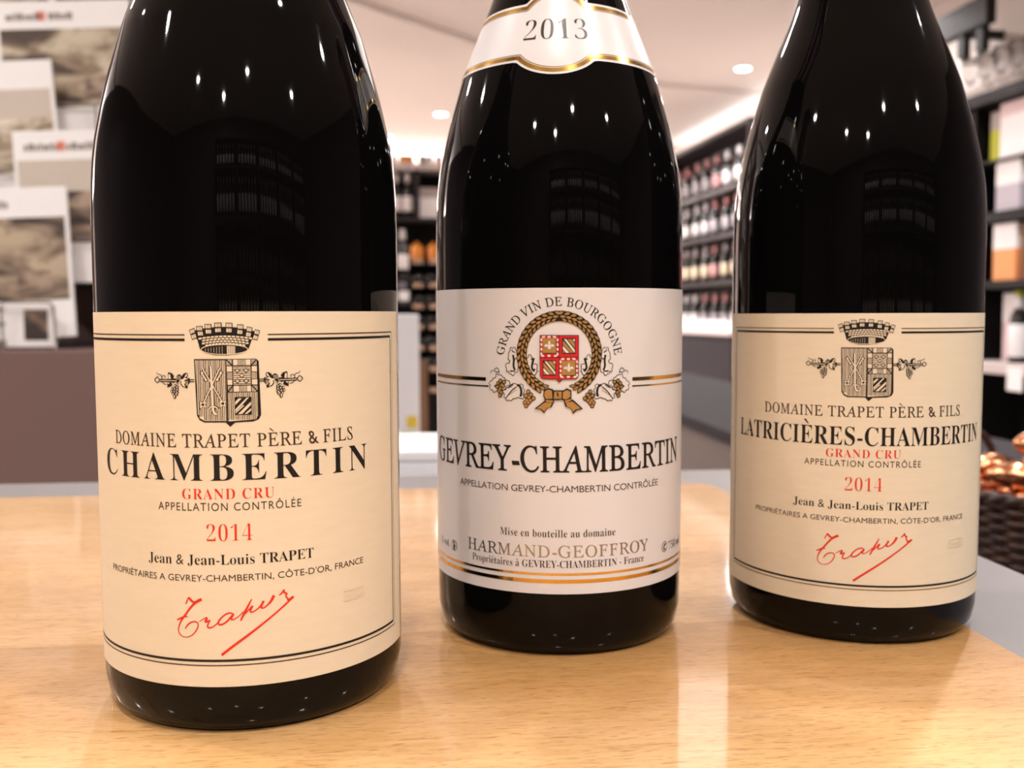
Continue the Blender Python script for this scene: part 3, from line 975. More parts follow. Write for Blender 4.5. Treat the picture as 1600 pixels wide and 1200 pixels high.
def white_label(bt):
    sheet = label_sheet('label', RB, -64, 60.5, 20.0, 112.4, M['white_paper'], bt)
    sheet['label'] = 'white paper label with gold wreath crest'
    C0 = -1.75
    for (x0, x1, y0, y1) in ((-63.5, -25.2, 84.35, 85.45), (-63.5, -24.2, 82.55, 83.0), (21.6, 60, 84.35, 85.45), (21.6, 60, 82.55, 83.0), (-63.5, 60, 25.75, 26.45), (-63.5, 60, 23.35, 24.5)):
        a = Art()
        a.rect(x0, x1, y0, y1)
        g = a.wrap('gold_stripe', RB, [M['gold']], sheet)
        g['label'] = 'gold foil rule'
    a = Art()
    a.text('GEVREY-CHAMBERTIN', -53.2, 46.6, 57.3, 7.5, 'ital', 1.0, 0.012, 0)
    a.text('APPELLATION GEVREY-CHAMBERTIN CONTRÔLÉE', -36.8, 33.0, 51.2, 1.95, 'sans', 0.96, 0.0, 1)
    a.text('Mise en bouteille au domaine', -20.3, 15.8, 37.45, 2.3, 'bold', 1.05, -0.007, 1)
    a.text('Propriétaires à GEVREY-CHAMBERTIN - France', -31.1, 26.6, 28.1, 2.2, 'bold', 1.0, -0.007, 1)
    a.text('% vol.', -51, -43.8, 29.7, 2.4, 'bold', 1.0, -0.012, 1)
    a.text('750 ml', 39.8, 50.5, 29.3, 2.5, 'bold', 1.0, -0.012, 1)
    # arched heading
    R = 17.2
    a.text('GRAND VIN DE BOURGOGNE', -24.6, 24.6, 0, 2.55, 'ital', 1.08, 0.006, 0, 0, (C0, 89.9, R))
    # recycling and bin symbols
    for (x, lay) in ((-40.7, 0), (37.2, 0)):
        a.disc(x, 30.8, 1.75, 0, 0, 20)
        a.disc(x, 30.8, 1.5, 2, 1, 20)
    for (x, y, rx, ry) in ((-40.8, 31.7, .5, .45), (-40.5, 30.6, .7, .7), (-40.7, 29.8, .45, .5)): a.disc(x, y, rx, 0, 2, 10, ry)
    a.stroke([(37.9, 31.7), (37.0, 31.4), (36.6, 30.6), (36.9, 29.9), (37.5, 29.8), (38.1, 30.3)], [.75, .75, .7, .55, .45, .2], 0, 2, False, 1)
    a.wrap('lettering', RB, [M['ink_black'], M['ink_brown'], M['crest_white']], sheet)
    a = Art()
    a.text('HARMAND-GEOFFROY', -33.1, 28.5, 31.3, 3.5, 'ital', 1.05, 0.004, 0)
    f = a.wrap('foil_lettering', RB, [M['silver']], sheet)
    f['label'] = 'silvery foil lettering'
    # ---- crest: ink 0, bronze 1, red 2, paper 3, gold 4
    a = Art()
    k = 0.1955 / 6.318                      # drawing at 6.318 units / photo unit
    X = lambda x: C0 + (x - 528) * k
    Y = lambda y: 98.4 - (y - 335) * k * 0.985
    P = lambda pts: [(X(x), Y(y)) for x, y in pts]
    cxw, cyw = 528, 522
    # vine leaves behind the wreath
    leaves = [
        [(55, 455), (100, 470), (130, 500), (120, 700), (60, 730), (30, 700), (5, 690), (0, 620), (35, 610), (45, 590), (20, 570), (35, 500)],
        [(215, 560), (250, 525), (275, 575), (270, 610), (320, 625), (310, 670), (322, 690), (290, 725), (265, 735), (235, 690)],
        [(-185, 860), (-180, 800), (-120, 760), (-100, 720), (-40, 745), (-10, 770), (40, 800), (60, 845), (20, 850), (-20, 880), (-90, 890), (-140, 905)],
        [(-30, 880), (30, 830), (100, 815), (180, 830), (185, 900), (175, 965), (130, 950), (90, 960), (40, 985), (0, 975), (-20, 940)],
    ]
    for sg in (1, -1):
        for lf in leaves:
            jag = []
            mx, my = sum(p[0] for p in lf) / len(lf), sum(p[1] for p in lf) / len(lf)
            for q, (p0, p1) in enumerate(zip(lf, lf[1:] + lf[:1])):
                for f_, o_ in ((0, 1.0), (0.35, 0.93), (0.65, 1.10)):
                    x, y = p0[0] + (p1[0] - p0[0]) * f_, p0[1] + (p1[1] - p0[1]) * f_
                    jag.append((mx + (x - mx) * o_, my + (y - my) * o_))
            pts = [(X(528 + sg * (x - 528)), Y(y)) for x, y in jag]
            a.poly(pts, 3, 1)
            a.stroke(pts, 7.5 * k, 0, 2, True, 0)
        def S(p, w): a.stroke([(X(528 + sg * (x - 528)), Y(y)) for x, y in p], w * k, 0, 3, False, 1)
        S([(75, 530), (85, 580), (78, 640), (95, 680)], 20)
        S([(60, 480), (75, 500), (95, 505)], 10)
        S([(255, 570), (280, 575), (276, 600)], 12)
        S([(85, 580), (110, 560)], 9)
        S([(40, 690), (95, 690)], 12)
        S([(285, 560), (272, 600), (262, 660), (290, 690)], 20)
        S([(262, 672), (300, 670)], 12)
        S([(-130, 850), (-90, 820), (-70, 840), (-110, 850)], 14)
        S([(0, 960), (60, 880), (110, 845)], 10)
        S([(20, 860), (50, 830), (80, 825)], 10)
        for j in range(5): S([(20 + j * 18, 930 - j * 12), (40 + j * 18, 925 - j * 12)], 4)
        S([(115, 825), (150, 840), (162, 900), (150, 940)], 22)
        S([(-75, 715), (-80, 670), (-110, 660), (-135, 690), (-110, 705), (-70, 700)], 7)
        S([(-135, 690), (-165, 690), (-175, 720)], 6)
        # grapes
        for gx, gy, rows in ((-60, 800, [(-60, 790), (-20, 800), (-85, 815), (-45, 830), (-95, 850), (-60, 865), (-30, 840), (-75, 890), (-50, 905), (-65, 935)]),
                             (235, 900, [(228, 890), (255, 920), (205, 930), (235, 945), (280, 955), (215, 975), (250, 975), (195, 1000), (230, 1000), (208, 1030)])):
            for x, y in rows: a.disc(X(528 + sg * (x - 528)), Y(y), 23 * k, 0, 4, 10)
            for x, y in rows: a.disc(X(528 + sg * (x - 528)), Y(y), 15 * k, 1, 6, 10)
    # wreath: dark ring and three staggered rows of laurel leaves
    R0 = 365
    ring = [(cxw + R0 * math.sin(t), cyw - (R0 + 8) * math.cos(t)) for t in [math.radians(-152 + 304 * i / 60) for i in range(61)]]
    a.stroke(P(ring), 100 * k, 0, 5)
    for sg in (1, -1):
        nl = 17
        for i in range(nl):
            t = math.radians(150 - 148 * i / (nl - 1))
            for row, (dr, ln, wd, tilt) in enumerate(((30, 62, 15, .45), (-4, 58, 14, .05), (-36, 52, 12, -.4))):
                tt = t + 0.06 * row
                r = R0 + dr
                x, y = cxw + sg * r * math.sin(tt), cyw - (r + 8) * math.cos(tt)
                # direction of growth: up along the ring, towards the top
                dx, dy = -math.cos(tt) * sg, -math.sin(tt)
                ca, sa = math.cos(tilt), math.sin(tilt) * -sg
                ex, ey = dx * ca - dy * sa, dx * sa + dy * ca
                nx, ny = -ey, ex
                def lp(s): return [(x + ex * q * ln * s + nx * o * wd * s, y + ey * q * ln * s + ny * o * wd * s) for q, o in ((-.5, 0), (-.25, .75), (.05, 1), (.3, .6), (.55, 0), (.3, -.6), (.05, -1), (-.25, -.75))]
                a.poly(P(lp(1.42)), 0, 5)
                a.poly(P(lp(.95)), 1, 7)
    # bow
    for pts in ([(385, 880), (420, 858), (465, 870), (470, 965), (400, 968), (380, 930)], [(475, 880), (560, 880), (555, 962), (470, 965)], [(560, 885), (600, 862), (640, 880), (640, 945), (590, 975), (555, 960)],
                [(300, 1055), (390, 985), (470, 990), (450, 1040), (410, 1050), (385, 1095), (355, 1062)], [(745, 1055), (660, 975), (580, 985), (595, 1035), (640, 1050), (660, 1098), (690, 1068)],
                [(390, 965), (470, 970), (475, 998), (400, 990)], [(575, 975), (640, 955), (650, 975), (585, 998)]):
        mx, my = sum(p[0] for p in pts) / len(pts), sum(p[1] for p in pts) / len(pts)
        a.poly(P([(mx + (x - mx) * 1.12, my + (y - my) * 1.14) for x, y in pts]), 0, 8)
        a.poly(P([(mx + (x - mx) * .86, my + (y - my) * .84) for x, y in pts]), 1, 10)
    a.line((X(510), Y(895)), (X(518), Y(935)), 14 * k, 0, 11)
    # shield
    sh = [(342, 335), (715, 335), (715, 735), (700, 760), (670, 766), (560, 768), (528, 798), (500, 768), (375, 764), (350, 750), (342, 725)]
    a.poly(P(sh), 0, 9)
    a.poly(P([(348, 341), (709, 341), (709, 733), (695, 754), (668, 760), (556, 762), (528, 786), (504, 762), (378, 758), (354, 746), (348, 722)]), 2, 10)
    a.rect(X(523), X(529), Y(770), Y(341), 0, 11)
    a.rect(X(348), X(709), Y(556), Y(550), 0, 11)
    for (x0, y0, x1, y1) in ((372, 365, 497, 508), (556, 585, 682, 725)):
        # white and red compony border
        bx0, by0, bx1, by1 = (350, 343, 521, 546) if x0 < 500 else (533, 558, 706, 752)
        for j in range(3):
            f0 = bx0 + (bx1 - bx0) * (j + .18) / 3
            w = (bx1 - bx0) / 6
            for (ya, yb) in ((by0, by0 + 19), (by1 - 19, by1)):
                sh_ = (j - 1) * -10 * (1 if ya == by0 else -1)
                a.poly(P([(f0 + sh_, ya), (f0 + w + sh_, ya), (f0 + w, yb), (f0, yb)]), 3, 11)
        for j in range(4):
            g0 = by0 + 14 + (by1 - by0 - 20) * (j + .2) / 4
            for (xa, xb) in ((bx0, bx0 + 17), (bx1 - 17, bx1)):
                a.poly(P([(xa, g0), (xb, g0 + 4), (xb, g0 + 30), (xa, g0 + 26)]), 3, 11)
        a.poly(P([(x0, y0), (x1 + 5, y0), (x1 + 5, y1 + 7), (x0, y1 + 7)]), 0, 12)
        a.poly(P([(x0, y0), (x1, y0), (x1, y1), (x0, y1)]), 1, 13)
        mx, my = (x0 + x1) / 2, (y0 + y1) / 2 - 4
        fl = [(0, -48), (12, -20), (10, 0), (28, -12), (46, 0), (44, 18), (30, 14), (12, 16), (16, 28), (0, 42), (-16, 28), (-12, 16), (-30, 14), (-44, 18), (-46, 0), (-28, -12), (-10, 0), (-12, -20)]
        a.poly(P([(mx + x, my + y) for x, y in fl]), 3, 15)
    for (x0, y0, x1, y1) in ((556, 365, 682, 516), (372, 582, 497, 728)):
        a.poly(P([(x0, y0), (x1, y0), (x1, y1), (x0, y1)]), 0, 12)
        q0, q1, r0, r1 = x0 + 7, x1 - 7, y0 + 9, y1 - 9
        w, h = q1 - q0, r1 - r0
        S2 = lambda pts, mi: a.poly(P([(q0 + w * x, r0 + h * y) for x, y in pts]), mi, 14)
        S2([(0, .08), (.92, 1), (.60, 1), (0, .40)], 1)
        S2([(.08, 0), (.28, 0), (1, .78), (1, 1), (.98, 1)], 3)
        S2([(.36, 0), (.72, 0), (1, .30), (1, .66)], 1)
        S2([(.80, 0), (1, 0), (1, .22)], 3)
        S2([(0, .48), (.54, 1), (.26, 1), (0, .74)], 3)
        S2([(0, .82), (.18, 1), (0, 1)], 1)
    a.wrap('crest', RB, [M['ink_black'], M['bronze'], M['crest_red'], M['crest_white'], M['gold']], sheet)


white_label(bM)


def year_band(bt):
    """white band with a rounded cartouche round the shoulder"""
    C0 = -2.2
    RR = 0.0275
    mid, half = 190.5, 9.6
    rc = 14.2
    wid = 11.6

    def outline(s, ins=0.0):
        d = abs(s - C0) * 1.0
        hh = half - ins
        r = rc - ins
        if d < r:
            c = math.sqrt(r * r - d * d)
            hh = max(hh, c)
        return (mid - hh, mid + hh * 1.0)
    sheet = label_sheet('year_band', RR, C0 - 50, C0 + 50, 0, 0, M['white_paper'], bt, prof_r, outline)
    sheet['label'] = 'white gold-edged band printed 2013'
    a = Art()
    for (i0, i1) in ((0.75, 1.95), (2.2, 2.42)):
        n = 200
        for k in range(n):
            s0, s1 = C0 - 48 + 96 * k / n, C0 - 48 + 96 * (k + 1) / n
            o0, p0 = outline(s0, i0), outline(s0, i1)
            o1, p1 = outline(s1, i0), outline(s1, i1)
            a.face([(s0, p0[1]), (s1, p1[1]), (s1, o1[1]), (s0, o0[1])])
            a.face([(s0, o0[0]), (s1, o1[0]), (s1, p1[0]), (s0, p0[0])])
    g = a.wrap('gold_edging', RR, [M['gold']], sheet, prof=prof_r)
    g['label'] = 'gold foil edging'
    a = Art()
    a.text('2013', C0 - 9.3, C0 + 9.3, 187.6, 6.6, 'bold', 1.04, -0.024)
    a.wrap('lettering', RR, [M['year']], sheet, prof=prof_r)


year_band(bM)


# ------------------------------------------------------------------ magazine rack on the left
RU, RV = -0.604, 2.085          # a point on the front of its back panel
rack = empty('magazine_rack', rm(RU, RV), TH, 'mauve grey magazine rack with tiers of wire holders at the left', 'magazine rack')
obj('back_panel', box(-0.62, 0.34, 0.0, 0.03, 0.0, 1.82, 0.004), M['panel'], rack, False)
obj('base_cabinet', box(-0.62, 0.34, -0.33, 0.0, 0.0, 0.967, 0.004), M['panel'], rack, False)
cover_mats = []
for i, (c0, c1, c2) in enumerate([((0.07, 0.04, 0.025), (0.30, 0.21, 0.13), (0.62, 0.52, 0.38)), ((0.06, 0.04, 0.03), (0.26, 0.18, 0.12), (0.52, 0.40, 0.27)),
                                  ((0.12, 0.07, 0.04), (0.40, 0.30, 0.20), (0.78, 0.68, 0.54)), ((0.05, 0.03, 0.025), (0.17, 0.11, 0.08), (0.42, 0.30, 0.21))]):
    cover_mats.append(ramp_mat('cover_picture_print', [(0.40, c0), (0.5, c1), (0.60, c2)], 9 + i, 0.55, (1, 1, 2.2), 5, 0.8))
sky_mat = mat('cover_sky_print', (0.62, 0.52, 0.43), 0.55, var=0.06, scale=6)
MW = 0.235
# tier: centre x on the rack, bottom height, wire x, tilt, height of the picture band, picture, sky share, inset
tiers = [(-0.075, 1.596, -0.008, 3.0, 0.30, 0, 0.0, False), (-0.062, 1.454, -0.048, 3.5, 0.45, 1, 0.0, False), (0.093, 1.341, 0.096, 4.0, 0.56, 0, 0.0, True),
         (-0.031, 1.213, 0.009, 4.5, 0.58, 2, 0.35, False), (0.143, 1.091, 0.122, 3.0, 0.60, 3, 0.36, False), (0.008, 0.980, 0.053, 3.0, 0.55, 1, 0.0, True)]
names = ['small-print cover on the top tier', 'cover on the second tier, half hidden by the next one', 'dark tree picture under a red-dotted title, third tier',
         'village skyline picture, fourth tier', 'hillside picture under red-dotted title, fifth tier', 'brown landscape picture and portrait inset, lowest tier']
for k, (cx, zb, wx, tilt, ph, pic, sky, inset) in enumerate(tiers):
    prot = -0.045 - 0.05 * k                 # each lower tier stands further out
    H = 0.258
    lean = math.radians(4)
    e = empty('magazine', rm(RU + cx, RV + prot, zb + MW / 2 * math.sin(math.radians(tilt)) * 0.5), TH, 'magazine with ' + names[k] + ' of the rack', 'magazine', 'magazines in the wire rack')
    e.rotation_euler = (Matrix.Rotation(TH, 3, 'Z') @ Matrix.Rotation(-lean, 3, 'X') @ Matrix.Rotation(math.radians(tilt), 3, 'Y').inverted()).to_euler()
    obj('pages', box(-MW / 2, MW / 2, -0.004, 0.004, 0.0, H, 0.001), M['mag_paper'], e, False)
    p1 = H * 0.80
    p0 = p1 - H * ph
    obj('cover_picture', box(-MW / 2 + 0.006, MW / 2 - 0.006, -0.0047, -0.0038, p0, p1 - (p1 - p0) * sky), cover_mats[pic], e, False)
    if sky:
        obj('cover_sky', box(-MW / 2 + 0.006, MW / 2 - 0.006, -0.0047, -0.0038, p1 - (p1 - p0) * sky, p1), sky_mat, e, False)
    bm = bmesh.new()
    rr = random.Random(k)
    x = -MW / 2 + 0.018
    while x < MW / 2 - 0.10:
        w = rr.uniform(0.004, 0.011)
        if not (-0.045 < x < -0.030): box_into(bm, x, x + w, -0.0046, -0.0038, H * 0.865, H * 0.865 + rr.choice((0.010, 0.013)))
        x += w + 0.002
    obj('masthead_lettering', bm, M['mag_text'], e, False)
    bm = bmesh.new()
    for j in range(3):
        box_into(bm, -MW / 2 + 0.02, -MW / 2 + rr.uniform(0.09, 0.2), -0.0046, -0.0038, p0 - 0.016 - j * 0.012, p0 - 0.011 - j * 0.012)
    obj('text_lettering', bm, M['mag_text'], e, False)
    obj('title_dot', box(-0.045, -0.031, -0.0046, -0.0038, H * 0.862, H * 0.925), M['mag_red'], e, False)
    if inset:
        obj('inset_picture', box(0.03, 0.085, -0.0052, -0.0040, 0.075, 0.115), cover_mats[3], e, False)
    # wire holder in front of it (belongs to the rack)
    yy = prot - 0.017
    bm = bmesh.new()
    z0 = zb - 0.011
    loop = [(wx - 0.042, yy, z0), (wx - 0.042, yy - 0.004, z0 + 0.07), (wx - 0.036, yy - 0.005, z0 + 0.078), (wx + 0.036, yy - 0.005, z0 + 0.078), (wx + 0.042, yy - 0.004, z0 + 0.07), (wx + 0.042, yy, z0)]
    tube_into(bm, loop, 0.0022, 6)
    for sx in (-0.042, 0.042):
        tube_into(bm, [(wx + sx, yy, z0), (wx + sx, 0.002, z0 - 0.004)], 0.0022, 6)
    obj('wire_holder', bm, M['wire'], rack)
    obj('notice_card', box(wx - 0.038, wx + 0.038, yy + 0.003, yy + 0.005, z0 + 0.002, z0 + 0.072), M['mag_paper'], rack, False)
    if k == 5:
        obj('card_picture', box(wx - 0.008, wx + 0.030, yy + 0.0022, yy + 0.004, z0 + 0.014, z0 + 0.066), cover_mats[3], rack, False)
    obj('tier_ledge', box(cx - MW / 2, cx + MW / 2, prot - 0.014, 0.0, zb - 0.012, zb - 0.008), M['shelf'], rack, False)

# ------------------------------------------------------------------ bottles on the shelves behind
def shelf_bottle_mesh(name, lab, cap, glass, h=0.30, r=0.038, slope=False):
    prof = [(0, 0.0, 0), (r - .004, 0.0, 0), (r, 0.005, 0), (r, 0.045, 0), (r, 0.0451, 1), (r + .0006, 0.046, 1), (r + .0006, 0.138, 1), (r, 0.139, 0),
            (r, 0.175 if not slope else 0.15, 0), (r * .80, 0.198, 0), (0.017, 0.222, 0), (0.0148, 0.232, 2), (0.0205, 0.2325, 2), (0.0205, 0.270, 2), (0.0150, h - .012, 2), (0.016, h - .010, 2), (0.0155, h, 2), (0, h, 2)]
    bm = lathe_into(bmesh.new(), prof, 16)
    me = bpy.data.meshes.new(name)
    bm.normal_update()
    bm.to_mesh(me)
    bm.free()
    for m in (glass, lab, cap): me.materials.append(m)
    for p in me.polygons: p.use_smooth = True
    return me


LABS = {'white': mat('white_bottle_label', (0.82, 0.76, 0.76), 0.5), 'cream': mat('cream_bottle_label', (0.78, 0.64, 0.46), 0.5), 'pink': mat('pink_bottle_label', (0.72, 0.36, 0.36), 0.5),
        'orange': mat('orange_bottle_label', (0.72, 0.18, 0.06), 0.5), 'yellow': mat('yellow_bottle_label', (0.72, 0.46, 0.12), 0.5), 'grey': mat('grey_bottle_label', (0.42, 0.38, 0.39), 0.5)}
shelf_glass = mat('shelf_bottle_glass', (0.012, 0.011, 0.010), 0.12, var=0.2)
caps = [mat('white_capsule', (0.60, 0.55, 0.55), 0.4), mat('silver_capsule', (0.38, 0.34, 0.34), 0.35, 0.3), mat('rose_capsule', (0.45, 0.18, 0.18), 0.35)]
BMESH = {}
for i, (n_, m_) in enumerate(LABS.items()):
    BMESH[n_] = shelf_bottle_mesh('shelf_bottle', m_, caps[i % 3], shelf_glass, 0.30, 0.038, i % 2 == 0)


def shelf_bottle(kind, u, v, z, label, group, rz=0):
    o = bpy.data.objects.new('shelf_wine_bottle', BMESH[kind])
    C.objects.link(o)
    o.location = rm(u, v, z)
    o.rotation_euler = (0, 0, rz)
    return props(o, label, 'wine bottle', group)


# far right bottle wall: front plane u = 2.857, running from v = 6.95 to 9.3
UF = 2.857
E0 = EYE
bay = empty('bottle_shelving', rm(UF, 6.95, 0), TH, 'tall black bottle shelving along the right wall, full of wine bottles', 'shelving')
SZ = [E0 - 0.138, E0 + 0.263, E0 + 0.632, E0 + 0.99, E0 + 1.44]
V1_ = 2.35
for i, z in enumerate(SZ):
    if i == 0: continue
    obj('shelf_board', box(-0.0, 0.30, 0.0, V1_, z - 0.035, z, 0.002), M['shelf'], bay, False)
obj('back_panel', box(0.30, 0.33, 0.0, V1_, 0, E0 + 1.44), M['black'], bay, False)
for y in (0.0, V1_ - 0.03):
    obj('side_panel', box(0.0, 0.30, y, y + 0.03, SZ[0], E0 + 1.44), M['black'], bay, False)
obj('base_cabinet', box(-0.12, 0.33, 0.0, V1_, 0.0, SZ[0] - 0.03, 0.003), M['counter'], bay, False)
obj('counter_top', box(-0.14, 0.33, -0.01, V1_, SZ[0] - 0.03, SZ[0], 0.003), M['shelf_pale'], bay, False)
ordn = ['lowest', 'second', 'third', 'top']
kinds_front = [['white', 'white', 'cream', 'white', 'grey'], ['cream', 'white', 'cream', 'yellow', 'pink'], ['white', 'grey', 'pink', 'white', 'white'], ['orange', 'grey', 'yellow', 'pink', 'white']]
kinds_rear = [['white', 'white', 'cream', 'white'], ['white', 'cream', 'white', 'white'], ['white', 'cream', 'grey', 'white'], ['grey', 'white', 'pink', 'grey']]
rr = random.Random(11)
for i in range(4):
    z = SZ[i]
    obj('riser', box(0.16, 0.30, 0.03, V1_ - 0.03, z, z + 0.055), M['black'], bay, False)
    for row in (0, 1):
        for j in range(9):
            vv = 6.95 + 0.13 + j * 0.235 + (0.115 if row else 0) + rr.uniform(-0.02, 0.02)
            kd = rr.choice(kinds_front[i] if row == 0 else kinds_rear[i])
            if row: lab = '%s label wine bottle, raised rear row, %s shelf of the far bottle wall' % (kd, ordn[i])
            else: lab = '%s label wine bottle, front row, %s shelf of the far bottle wall' % (kd, ordn[i])
            sb = shelf_bottle(kd, UF + (0.07 if row == 0 else 0.225), vv, z + (0.0555 if row else 0.0005), lab,
                         '%s label bottles, %s row of the %s shelf' % (kd, 'rear' if row else 'front', ordn[i]))
            if row: sb.scale = (0.86, 0.86, 0.86)
for j in range(7):
    o = obj('gift_carton', box(-0.05, 0.05, -0.13, 0.13, 0, 0.085, 0.003), M['white_card'], None, False, rm(UF - 0.075, 7.15 + j * 0.30, SZ[0] + 0.0006), TH)
    props(o, 'low white carton lying on the pale counter below the far bottle wall', 'carton', 'white cartons on the bottle wall counter')

# nearer right shelving with gift boxes: v = 3.3 .. 5.5
V2 = 3.3
bx = empty('box_shelving', rm(UF, V2, 0), TH, 'black shelving with coloured gift boxes at the right edge of the picture', 'shelving')
L2 = 2.2
BZ = [E0 - 0.225, E0 + 0.144, E0 + 0.456, E0 + 0.690]
obj('counter_top', box(-0.03, 0.33, 0, L2, BZ[0] - 0.05, BZ[0], 0.003), M['shelf_pale'], bx, False)
for z, t in ((BZ[1], 0.035), (BZ[2], 0.048), (BZ[3], 0.010)):
    obj('shelf_board', box(0, 0.33, 0, L2, z - t, z, 0.002), M['black'], bx, False)
obj('top_board', box(-0.03, 0.33, 0, L2, E0 + 0.945, E0 + 1.0, 0.003), M['black'], bx, False)
obj('back_panel', box(0.30, 0.33, 0, L2, 0, E0 + 0.95), M['black'], bx, False)
for y in (0.0, 0.98, L2 - 0.03):
    obj('side_panel', box(0.02, 0.30, y, y + 0.03, 0, E0 + 0.95), M['black'], bx, False)
obj('fascia_board', box(-0.03, 0.02, 0.85, L2, E0 + 1.31, E0 + 1.44, 0.006), M['black'], bx, False)
for y in (0.89, 1.03, L2 - 0.05):
    obj('hanging_bracket', box(-0.02, 0.015, y, y + 0.05, E0 + 1.20, E0 + 1.31), M['black'], bx, False)
obj('fascia_arm', box(0.02, 0.345, 1.25, 1.29, E0 + 1.36, E0 + 1.40), M['black'], bx, False)


def carton(label, vc, w, z, h, m, d=0.20, cap_m=None, cap_h=0.0, du=0.02, name='gift_box', group='gift boxes on the right shelving'):
    e = empty(name, rm(UF + du, vc, z + 0.0006), TH, label, 'box', group)
    obj('carton_body', box(0, d, -w / 2, w / 2, 0, h - cap_h, 0.003), M[m], e, False)
    if cap_m:
        obj('lid', box(-0.001, d + .001, -w / 2 - .001, w / 2 + .001, h - cap_h, h, 0.003), M[cap_m], e, False)
    return e


carton('tall white gift box with a pinkish top on the upper shelf of the right shelving', 4.01, 0.18, BZ[3], 0.245, 'white_card', 0.2, 'pink_card', 0.06)
carton('lime green gift box with grey top beside the tall white box, upper shelf', 4.165, 0.09, BZ[3], 0.23, 'lime_card', 0.2, 'grey_card', 0.085, 0.05)
carton('brown grey gift box at the picture edge on the upper shelf', 3.83, 0.15, BZ[3], 0.235, 'brown_card')
carton('lavender grey gift box with white lid on the middle shelf', 4.034, 0.165, BZ[2], 0.222, 'lav_card', 0.2, 'white_card', 0.108)
carton('cream white gift box at the picture edge on the middle shelf', 3.80, 0.19, BZ[2], 0.21, 'white_card')
carton('orange gift box with white upper half on the lower shelf', 4.045, 0.155, BZ[1], 0.255, 'orange_card', 0.2, 'white_card', 0.115)
carton('narrow brown gift box beside the orange one on the lower shelf', 3.935, 0.055, BZ[1], 0.25, 'plank', 0.18, None, 0, 0.04)
carton('magenta gift box with white upper half at the picture edge on the lower shelf', 3.80, 0.19, BZ[1], 0.255, 'magenta_card', 0.2, 'white_card', 0.09)
carton('pale pink gift box with white upper half on the counter of the right shelving', 4.085, 0.13, BZ[0], 0.315, 'pink_card', 0.15, 'white_card', 0.135, 0.10)
carton('white upright gift box behind the green-capped bottle on the counter', 3.93, 0.09, BZ[0], 0.33, 'white_card', 0.1, None, 0, 0.17)
for k in range(5):
    carton('plain gift box on the upper shelves of the right shelving, hidden behind the right bottle', 4.42 + 0.2 * k, 0.17, BZ[3], 0.2, ('white_card', 'grey_card', 'orange_card')[k % 3], group='gift boxes hidden behind the right bottle')
e = empty('shelf_wine_bottle', rm(UF + 0.055, 3.975, BZ[0] + 0.0006), TH, 'dark bottle with big white label and green cap on the counter at the right edge', 'wine bottle')
obj('glass_body', lathe([(0, 0), (.038, 0), (.041, .006), (.041, .185), (.034, .215), (.018, .245), (.0155, .26), (.0155, .30), (0, .30)], 32), shelf_glass, e)
obj('label', lathe([(.0412, .028), (.0418, .029), (.0418, .172), (.0412, .173)], 32), M['white_card'], e)
obj('neck_label', lathe([(.0185, .243), (.026, .2435), (.024, .292), (.0160, .293)], 24), M['white_card'], e)
obj('cap', lathe([(.0156, .294), (.0185, .295), (.0185, .318), (.016, .322), (0, .322)], 24), M['lime_card'], e)
o = obj('price_card', box(-0.004, 0.0, -0.05, 0.05, -0.105, 0.0), M['white_card'], None, False, rm(UF - 0.032, 3.87, BZ[0] - 0.012), TH)
props(o, 'white price card hanging on the counter edge below the green-capped bottle', 'price card')

# glassware on top of the right shelving
gl = lathe([(0, 0), (.034, 0.0), (.033, .003), (.006, .008), (.004, .03), (.004, .085), (.010, .095), (.034, .125), (.041, .16), (.036, .215), (.0345, .2155), (.039, .16), (.032, .127), (.006, .099), (0, .098)], 24)
g0 = obj('wine_glass', gl, M['clear'])
n = 0
for j in range(8):
    for row in (0, 1):
        g = g0 if n == 0 else g0.copy()
        if n: C.objects.link(g)
        g.location = rm(UF + 0.08 + 0.13 * row, 3.62 + j * 0.115 + 0.05 * row, E0 + 1.0006)
        props(g, 'clear stemmed wine glass standing on top of the right shelving', 'wine glass', 'wine glasses on the right shelving')
        n += 1

# ------------------------------------------------------------------ centre shelving at the back
cu_, cv_ = room_uv(-0.62, 6.5)
FRm = empty('back_shelving', rm(cu_, cv_, 0), TH, 'dark back shelving with price strips, between left and middle bottles', 'shelving')
zz = lambda y: E0 + (491 - y) * 4.243e-3
XR = lambda px: (px - 654) * 4.243e-3
obj('back_panel', box(-0.62, 0.62, 0.30, 0.33, 0, zz(262)), M['black'], FRm, False)
obj('top_board', box(-0.62, 0.62, -0.01, 0.33, zz(268), zz(259), 0.003), M['shelf_pale'], FRm, False)
for x in (XR(651), -0.62, 0.59, XR(651) + 0.31):
    obj('post', box(x, x + 0.03, 0.0, 0.30, 0 if abs(x) > .5 else zz(342), zz(268)), M['counter'], FRm, False)
obj('shelf_board', box(-0.62, 0.62, 0.0, 0.30, zz(347), zz(342), 0.002), M['shelf'], FRm, False)
rows = [410, 446, 479, 511, 544, 577, 610]
for y in rows:
    obj('shelf_board', box(-0.62, 0.62, 0.0, 0.30, zz(y + 3), zz(y), 0.002), M['black'], FRm, False)
    for px in (654, 680, 628):
        if px == 628 and y > 470: continue
        t = obj('price_strip', box(XR(px) - 0.034, XR(px) + 0.034, -0.012, -0.002, zz(y + 3), zz(y - 4), 0.002), M['tan_strip'] if px != 628 else M['lav_card'], FRm, False)
        t['label'] = 'pale price strip on the shelf edge'
for k, px in enumerate((622.4, 641)):
    shelf_bottle('white', cu_ + XR(px) - 0.0, cv_ + 0.06, zz(342) + 0.0006, 'white label bottle standing beside the white carton on the back shelving', 'white label bottles on the back shelving')
